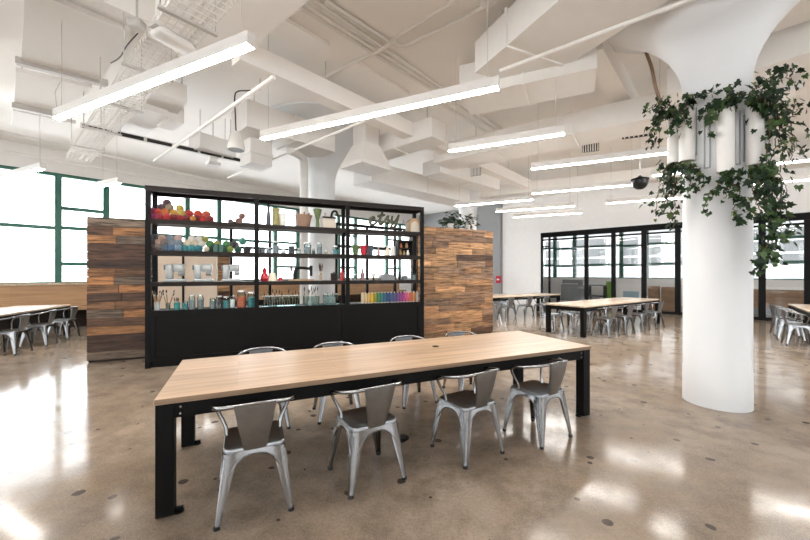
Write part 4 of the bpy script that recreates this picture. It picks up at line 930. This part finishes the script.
# ------------------------------------------------------------------ wall planters and ivy on the column
CC = Vector((CX, CY, 0)); fr = Vector((-.661, -.75, 0)); rt = Vector((.75, -.661, 0))
def around(th, r): th = math.radians(th); return CC+fr*(r*math.cos(th))+rt*(r*math.sin(th))
PL = [(-75, 2.92, 3.52, 'leftmost white tube planter on the column, half hidden by ivy'), (-40, 2.87, 3.55, 'white tube planter left of the middle of the column'), (11, 2.66, 3.36, 'white tube planter in the middle of the column front'), (52, 2.72, 3.36, 'white tube planter at the right side of the column'), (95, 2.75, 3.4, 'rightmost white tube planter, buried in ivy')]
for th, z0, z1, l in PL:
    c = around(th, .402); t = thing('tube_planter', l, 'planter', (c.x, c.y, z0), math.atan2((c-CC).y, (c-CC).x), 'tube planters on the column'); h = z1-z0
    q = MB(); q.lathe([(.078,0),(.078,h),(.068,h),(.068,h-.04)], 24, cap=False); q.lathe([(.078,0),(.068,0),(.068,.04)], 24, cap=False); q.build('tube', m_white, t, smooth=40)
    q = MB(); q.lathe([(.068,.04),(.068,h-.04)], 20); q.build('soil', m_soil, t)
    q = MB(); q.bx(-.086,-.076,-.045,.045,.06,h-.06); q.build('bracket', m_grey, t)
for th, l in ((-14, 'left'), (33, 'right')):
    c = around(th, .325); t = thing('mount_rail', 'thin grey mounting rail on the column front, %s of the middle planter' % l, 'bracket', (c.x, c.y, 2.75), math.atan2((c-CC).y, (c-CC).x))
    q = MB(); q.bx(-.006,.006,-.03,-.018,0,.6); q.bx(-.006,.006,.018,.03,0,.6); q.bx(-.006,.006,-.03,.03,.0,.012); q.build('rail', m_grey, t)
LEAF = [(0,0),(.34,-.14),(.52,.10),(.36,.30),(.46,.58),(.22,.55),(0,1.0)]
LEAF = LEAF+[(-x, y) for x, y in LEAF[-2:0:-1]]
def leaf(q, p, d, nrm, s, col):
    """a lobed, slightly folded leaf growing along d and facing nrm"""
    d = d.normalized(); x = d.cross(nrm)
    x = x.normalized() if x.length > 1e-4 else d.orthogonal().normalized()
    n = x.cross(d); q.col = col
    vs = [p+d*(.35*s)-n*(.06*s)]+[p+x*(a*s)+d*(b*s)+n*(abs(a)*.22*s-b*b*.16*s) for a, b in LEAF]
    m = len(LEAF); q.add(vs, [(0, i+1, (i+1) % m+1) for i in range(m)])
def ivy(label, strands, seed, n_per_m=34, size=(.05,.10), spread=.05, warm=0.0):
    """strands: polylines in world space; the first point is the root"""
    rn = random.Random(seed); root = Vector(strands[0][0]); t = thing('ivy_plant', label, 'ivy', root, 0, 'ivy growing from the column planters')
    fo = MB(); st = MB()
    for s_ in strands:
        pts = [Vector(p)-root for p in s_]; sp = spline(pts, 7)
        sp = [p+Vector((rn.gauss(0,.008), rn.gauss(0,.008), rn.gauss(0,.006))) for p in sp]
        st.tube(sp, [.006-.003*i/len(sp) for i in range(len(sp))], 5)
        L = sum((sp[i+1]-sp[i]).length for i in range(len(sp)-1)); n = int(L*n_per_m)+3
        for k in range(n):
            f = (k+rn.random())/n*(len(sp)-1); i = min(int(f), len(sp)-2); p = sp[i].lerp(sp[i+1], f-i)
            off = Vector((rn.gauss(0,1), rn.gauss(0,1), rn.gauss(0,.8)))*spread
            out = (p+root-CC); out.z = 0; out = out.normalized()
            q_ = p+off+out*.02
            w_ = q_+root-CC; w_.z = 0
            if w_.length < .335 and q_.z+root.z < 3.9: w2 = w_.normalized()*.34; q_ = Vector((w2.x+CC.x-root.x, w2.y+CC.y-root.y, q_.z))
            d = Vector((rn.gauss(0,.6), rn.gauss(0,.6), -.9+rn.gauss(0,.45)))+out*.35; nr = out+Vector((rn.gauss(0,.45), rn.gauss(0,.45), .5+rn.gauss(0,.3)))
            v = rn.random(); g = rn.uniform(.75, 1.25)
            base = (.010,.028,.012) if v < .55 else ((.019,.046,.015) if v < .82 else ((.045,.085,.024) if v < .94 else (.11,.15,.05)))
            if warm and rn.random() < warm: base = (.06,.11,.035)
            leaf(fo, q_, d, nr, rn.uniform(*size)*(1-.35*f/len(sp)), tuple(c*g for c in base))
    fo.build('foliage', m_leaf, t); st.build('stem', m_stem, t, smooth=True)
def W(u, v, d): return atd(u, v, d)
p1t = around(-75,.40)+Vector((0,0,3.50)); p2t = around(-40,.40)+Vector((0,0,3.53)); p3t = around(11,.40)+Vector((0,0,3.34)); p4t = around(52,.40)+Vector((0,0,3.34)); p5t = around(95,.40)+Vector((0,0,3.4))
p1b = around(-75,.40)+Vector((0,0,2.90)); p2b = around(-40,.40)+Vector((0,0,2.84)); p3b = around(11,.40)+Vector((0,0,2.63)); p4b = around(52,.40)+Vector((0,0,2.69)); p5b = around(95,.40)+Vector((0,0,2.76))
ivy('bushy ivy spreading left from the top of the leftmost tube planter', [[p1t, W(668,104,4.35), W(662,112,4.3), W(659,120,4.25)], [p1t, W(672,106,4.3), W(657,103,4.25), W(648,110,4.2)], [p1t, W(676,112,4.25), W(672,124,4.2), W(667,138,4.2)], [p1t, W(682,112,4.15), W(679,128,4.1)], [p1t, W(662,118,4.3), W(656,132,4.3), W(652,146,4.3)]], 1, 44, (.06,.11), .05)
ivy('ivy climbing from the planter left of middle up across the column front', [[p2t, W(692,100,4.1), W(697,97,4.05), W(706,94,3.95), W(715,91,3.9)], [p2t, W(688,103,4.1), W(683,112,4.05), W(685,124,4.0)], [p2t, W(694,100,4.1), W(690,95,4.1), W(681,101,4.15)]], 2, 46, (.05,.095), .035)
ivy('sparse ivy trailing between the middle and left tube planters', [[around(-8,.36)+Vector((0,0,3.45)), W(708,112,3.92), W(711,122,3.9), W(709,136,3.88)], [around(-8,.36)+Vector((0,0,3.45)), W(716,106,3.88), W(724,104,3.85)]], 3, 36, (.06,.10), .03, .2)
ivy('dense ivy over the tops of the middle and right tube planters', [[p3t, W(728,99,3.82), W(738,95,3.76), W(750,94,3.72)], [p3t, W(722,102,3.88), W(715,101,3.92)], [p3t, W(733,93,3.78), W(730,87,3.8)], [p3t, W(735,99,3.76), W(745,99,3.7), W(754,99,3.68)]], 4, 40, (.055,.095), .03)
ivy('big ivy mass bulging high right of the column above the planters', [[p4t, W(762,92,3.72), W(768,80,3.75), W(778,72,3.8), W(790,78,3.85), W(796,86,3.9)], [p4t, W(760,98,3.68), W(775,90,3.75), W(788,96,3.8)], [p4t, W(766,104,3.66), W(780,106,3.7), W(793,112,3.75), W(800,108,3.8)], [p4t, W(755,90,3.72), W(763,84,3.74), W(758,78,3.77)], [p4t, W(772,98,3.7), W(782,118,3.72), W(786,128,3.75)], [p4t, W(764,98,3.66), W(769,108,3.66), W(773,118,3.67)]], 5, 44, (.06,.105), .055)
ivy('long ivy hanging in loose strands right of the rightmost planters', [[p5t, W(782,126,3.75), W(784,146,3.75), W(780,168,3.75), W(786,190,3.75)], [p5t, W(776,130,3.7), W(774,150,3.68), W(770,170,3.68), W(772,196,3.68)], [p5t, W(790,128,3.8), W(793,148,3.8), W(790,162,3.8)], [p5t, W(770,120,3.68), W(768,142,3.66), W(766,165,3.66)]], 6, 24, (.06,.11), .05, .35)
ivy('ivy bunch hanging from the bottom of the leftmost planter', [[p1b, W(672,172,4.3), W(667,188,4.28), W(664,204,4.25), W(660,214,4.25)], [p1b, W(668,176,4.3), W(659,192,4.3), W(655,216,4.3)], [p1b, W(675,178,4.2), W(674,196,4.18), W(676,212,4.18)], [p1b, W(665,170,4.3), W(660,182,4.3)], [p1b, W(672,190,4.22), W(671,215,4.22), W(675,232,4.2)]], 7, 32, (.055,.10), .04, .2)
ivy('ivy tuft hanging under the planter left of middle', [[p2b, W(693,168,4.05), W(698,180,4.0), W(700,190,4.0)], [p2b, W(690,172,4.05), W(690,184,4.02), W(689,196,4.0)], [p2b, W(697,172,4.0), W(704,180,3.95)]], 8, 38, (.055,.09), .028)
ivy('ivy tuft with trailing tail under the middle planter', [[p3b, W(726,178,3.8), W(730,186,3.78), W(725,198,3.78)], [p3b, W(720,182,3.82), W(712,192,3.85), W(705,204,3.88), W(706,214,3.88)], [p3b, W(732,184,3.76), W(733,204,3.76), W(736,218,3.76), W(742,226,3.74)], [p3b, W(736,172,3.74), W(738,176,3.72)], [p3b, W(738,188,3.74), W(743,204,3.7), W(748,212,3.68)]], 9, 32, (.05,.09), .028, .12)
ivy('heaviest ivy cascade under the right planter', [[p4b, W(757,176,3.64), W(764,192,3.62), W(768,206,3.62), W(766,222,3.62)], [p4b, W(762,172,3.64), W(772,184,3.64), W(779,202,3.66), W(782,208,3.66)], [p4b, W(752,182,3.64), W(755,198,3.62), W(760,214,3.6), W(756,214,3.6)], [p4b, W(766,178,3.64), W(775,196,3.64), W(776,222,3.64)], [p4b, W(756,188,3.62), W(764,204,3.6), W(770,216,3.6)]], 10, 34, (.055,.10), .034)
ivy('ivy tail dangling lowest right of the column in front of the glass wall', [[p5b, W(772,210,3.66), W(770,232,3.64), W(765,250,3.62), W(756,262,3.6), W(757,268,3.6)], [p5b, W(778,216,3.68), W(781,236,3.68), W(780,252,3.68)], [p5b, W(768,220,3.64), W(773,240,3.64), W(768,262,3.62)]], 11, 26, (.06,.11), .045, .3)
# small plants on top of the tan partition
for i, (u, l) in enumerate(((456, 'left'), (474, 'right'))):
    f = (u-425)/(492-425); p = b0.lerp(b1, (slx(u,.42)-SL-.03)/((b1-b0).length)); p = p+sy_*.14; p.z = 2.62
    t = thing('potted_plant', 'leafy green plant in a white pot on the tan plank partition, %s of two' % l, 'plant', p)
    q = MB(); q.lathe([(.06,0),(.085,.13),(.075,.13),(.06,.1)], 16); q.build('pot', m_white, t, smooth=40)
    rn = random.Random(20+i); q = MB()
    for k in range(90):
        a = rn.uniform(0, 2*PI); r = rn.uniform(0, .30); z = .13+rn.gauss(.09, .09)-r*.25
        leaf(q, Vector((math.cos(a)*r, math.sin(a)*r*.6, max(.02, z))), Vector((math.cos(a), math.sin(a), -.2)), Vector((0,-.4,1)), rn.uniform(.08,.14), tuple(c*rn.uniform(.8,1.2) for c in rn.choice([(.015,.042,.015),(.03,.07,.02)])))
    q.build('foliage', m_leaf, t)
# ------------------------------------------------------------------ beyond the glass wall, and across the street
m_app = M('grey_appliance', (.16,.165,.17), .4, .4); m_crate = oak_mat('crate_wood', (.40,.24,.13), .6, (.8,6,6), .12); m_felt = M('green_board', (.13,.27,.03), .7)
RB = math.atan2(-B.y, -B.x)
def kfor(u, ka):
    k = (u-CU)/F; g = K+A*ka; return (g.x-k*g.y)/(B.x-k*B.y)
def far_box(name, label, cat, u0, u1, ka, depth, z0, z1, mat, parts=()):
    k0, k1 = kfor(u0, ka), kfor(u1, ka); t = thing(name, label, cat, kp(ka, k0, z0), RB); L = k1-k0
    q = MB(); q.cbox(0, L, 0, depth, 0, z1-z0, .01); q.build('body', mat, t)
    for nm, (a, b, c, d, e, f), mt in parts: q = MB(); q.bx(a*L, b*L, c, d, e, f); q.build(nm, mt, t)
    return t
t = far_box('grill_cabinet', 'grey steel grill cabinet behind the left end of the glass wall', 'grill', 561, 586, 1.9, .7, 0, .95, m_app, [('door', (.04,.48,-.02,-.001,.1,.8), m_app), ('door', (.52,.96,-.02,-.001,.1,.8), m_app), ('hood', (.05,.75,.05,.6,.951,1.22), m_app), ('handle', (.1,.7,-.06,-.02,1.0,1.03), m_alu)])
far_box('shelf_rack', 'low black shelf rack right of the grey grill behind the glass', 'rack', 587.5, 604, 1.6, .5, 0, .12, m_black, [('post', (0,.05,0,.5,.12,.95), m_black), ('post', (.95,1,0,.5,.12,.95), m_black), ('shelf', (.05,.95,0,.5,.45,.49), m_black), ('shelf', (0,1,0,.5,.951,1.0), m_app)])
far_box('pin_board', 'small bright green board behind the glass wall', 'board', 606, 614, 2.4, .05, .0, 1.15, m_felt)
far_box('counter', 'white counter with blue-grey panel behind the glass wall', 'counter', 616, 645, 2.6, .6, 0, .95, m_white, [('top', (-.01,1.01,-.02,.6,.951,.99), m_white), ('panel', (.25,.8,-.012,-.001,.3,.7), M('blue_panel',(.28,.42,.50),.4))])
far_box('crate', 'brown wooden crate behind the glass, left of two near the ivy column', 'crate', 648, 658, 1.9, .6, 0, .98, m_crate)
far_box('crate', 'brown wooden crate behind the glass, right of two near the ivy column', 'crate', 661, 676, 1.9, .6, 0, .95, m_crate)
far_box('counter', 'oak-fronted white counter behind the glass right of the ivy column', 'counter', 735, 842, 2.2, .7, 0, .94, m_crate, [('top', (0,1,-.03,.7,.941,1.0), m_white), ('kick_plate', (0,1,-.012,-.001,0,.25), m_app)])
# building across the street
m_fac = M('pale_facade', (.24,.245,.25), .8, noise_amt=.1, scale=.5); m_facw = M('facade_glazing', (.085,.09,.09), .3); m_facf = M('facade_white_frame', (.50,.50,.49), .7)
fk = 13.0
t = thing('office_building', 'pale office building with window bands across the street, seen through the glass wall', 'building', kp(fk, -6, -8), RB)
q = MB(); q.bx(0, 44, 0, 6, 0, 26); q.build('wall', m_fac, t)
for fl_ in range(5):
    z = 1.5+fl_*4.2
    for b_ in range(13):
        x = .6+b_*3.35
        q = MB(); q.bx(x, x+2.7, -.12, -.001, z, z+2.4)
        wdw = q.build('window', m_facf, t)
        q = MB()
        for i in range(2):
            for j in range(3): q.bx(x+.12+i*1.3, x+1.28+i*1.3, -.14, -.121, z+.12+j*.75, z+.75+j*.75)
        q.build('pane', m_facw, wdw)
# fire alarm and floor outlet
p = kp(-.12, 5.25, 0)
t = thing('fire_alarm_box', 'small red fire alarm box on the grey wall by the plank partition', 'fire alarm', atd(498.5, 283, 17.7), RB)
q = MB(); q.cbox(-.13,.13,-.05,.05,0,.36,.015); q.build('body', M('alarm_red',(.50,.02,.04),.4), t); q = MB(); q.bx(-.07,.07,-.06,-.051,.14,.22); q.build('plate', m_white, t)
p = at(401,438,.0)
t = thing('floor_outlet', 'round black floor outlet cover under the long table', 'floor outlet', (p.x, p.y, 0)); q = MB(); q.lathe([(.075,0),(.075,.006),(.068,.009)], 28); q.build('cover', m_black, t, smooth=40); q = MB(); q.lathe([(.045,.009),(.045,.0105)], 20); q.build('hatch', m_rubber, t)
# ------------------------------------------------------------------ lamps
LD = Vector((-.9066, .4226, 0)); RL = math.atan2(LD.y, LD.x); LZ = 3.5
def lamp(u, v, end, length, label):
    """end 'l': (u, v) is the left end of the glowing underside, 'r': the right end"""
    p = at(u, v, LZ)
    c = p-LD*length/2 if end == 'l' else p+LD*length/2
    c.z = 0
    t = thing('linear_pendant_lamp', label, 'ceiling lamp', (c.x, c.y, LZ), RL, 'linear lamps under the ceiling')
    h = length/2
    q = MB(); q.bx(-h, h, -.045, .045, .012, .115); q.bx(-h, -h+.006, -.045, .045, 0, .012); q.bx(h-.006, h, -.045, .045, 0, .012); q.build('housing', m_lam, t)
    q = MB(); q.bx(-h+.006, h-.006, -.036, .036, .0, .0118); q.build('diffuser', m_glow, t)
    for sx in (-1, 1):
        q = MB(); q.tube([(sx*(h-.12), 0, .115), (sx*(h-.12), 0, CEIL-LZ)], .004, 5); q.build('hanging_cable', m_wire, t)
lamp(57, 119.4, 'l', 3.42, 'longest glowing linear pendant lamp at upper left, in front of the cable tray')
lamp(262.2, 139.7, 'l', 3.40, 'long glowing linear pendant lamp above the middle of the display shelf')
lamp(448.8, 151.9, 'l', 1.70, 'short glowing linear pendant lamp right of the middle one, above the tan partition')
lamp(531.3, 169.6, 'l', 2.12, 'linear pendant lamp whose right end reaches the ivy on the column')
lamp(531.9, 194.2, 'l', 2.22, 'linear pendant lamp ending just left of the black dome camera')
lamp(455.4, 206.4, 'l', 2.15, 'linear pendant lamp directly above the right end of the tan plank partition')
lamp(496.3, 212, 'l', 2.25, 'second farthest linear pendant lamp before the white wall')
lamp(513.5, 217.6, 'l', 2.15, 'farthest, lowest-looking linear pendant lamp before the white wall')
lamp(652, 176, 'l', 3.4, 'linear pendant lamp passing behind the ivy column, upper of two at right')
lamp(606, 203.7, 'l', 2.3, 'linear pendant lamp low beneath the black dome camera, over the glass wall')
lamp(722, 187.0, 'l', 3.3, 'lower of two linear pendant lamps right of the ivy column')
lamp(43, 169, 'r', 2.15, 'linear pendant lamp in front of the left windows, cut by the photo edge')
lamp(120, 183, 'r', .8, 'small linear pendant lamp before the window above the dark partition')
# ------------------------------------------------------------------ light, camera, colour
w = bpy.data.worlds.new('sky'); S.world = w; w.use_nodes = True
bg = w.node_tree.nodes['Background']; bg.inputs[0].default_value = (.93, .97, 1.0, 1); bg.inputs[1].default_value = 2.6
cam = bpy.data.cameras.new('camera'); co = bpy.data.objects.new('camera', cam); COL.objects.link(co)
co.location = (0, 0, CAM_Z); co.rotation_euler = (PI/2, 0, 0); cam.lens = F/810*36; cam.sensor_width = 36; cam.shift_y = 3/810; cam.clip_start = .05
S.camera = co
vs = S.view_settings; vs.view_transform = 'Standard'; vs.look = 'None'; vs.gamma = 1; vs.use_curve_mapping = False; vs.exposure = 1.62
try:
    S.cycles.diffuse_bounces = 8; S.cycles.max_bounces = 12; S.cycles.transparent_max_bounces = 16; S.cycles.use_denoising = True
except Exception: pass
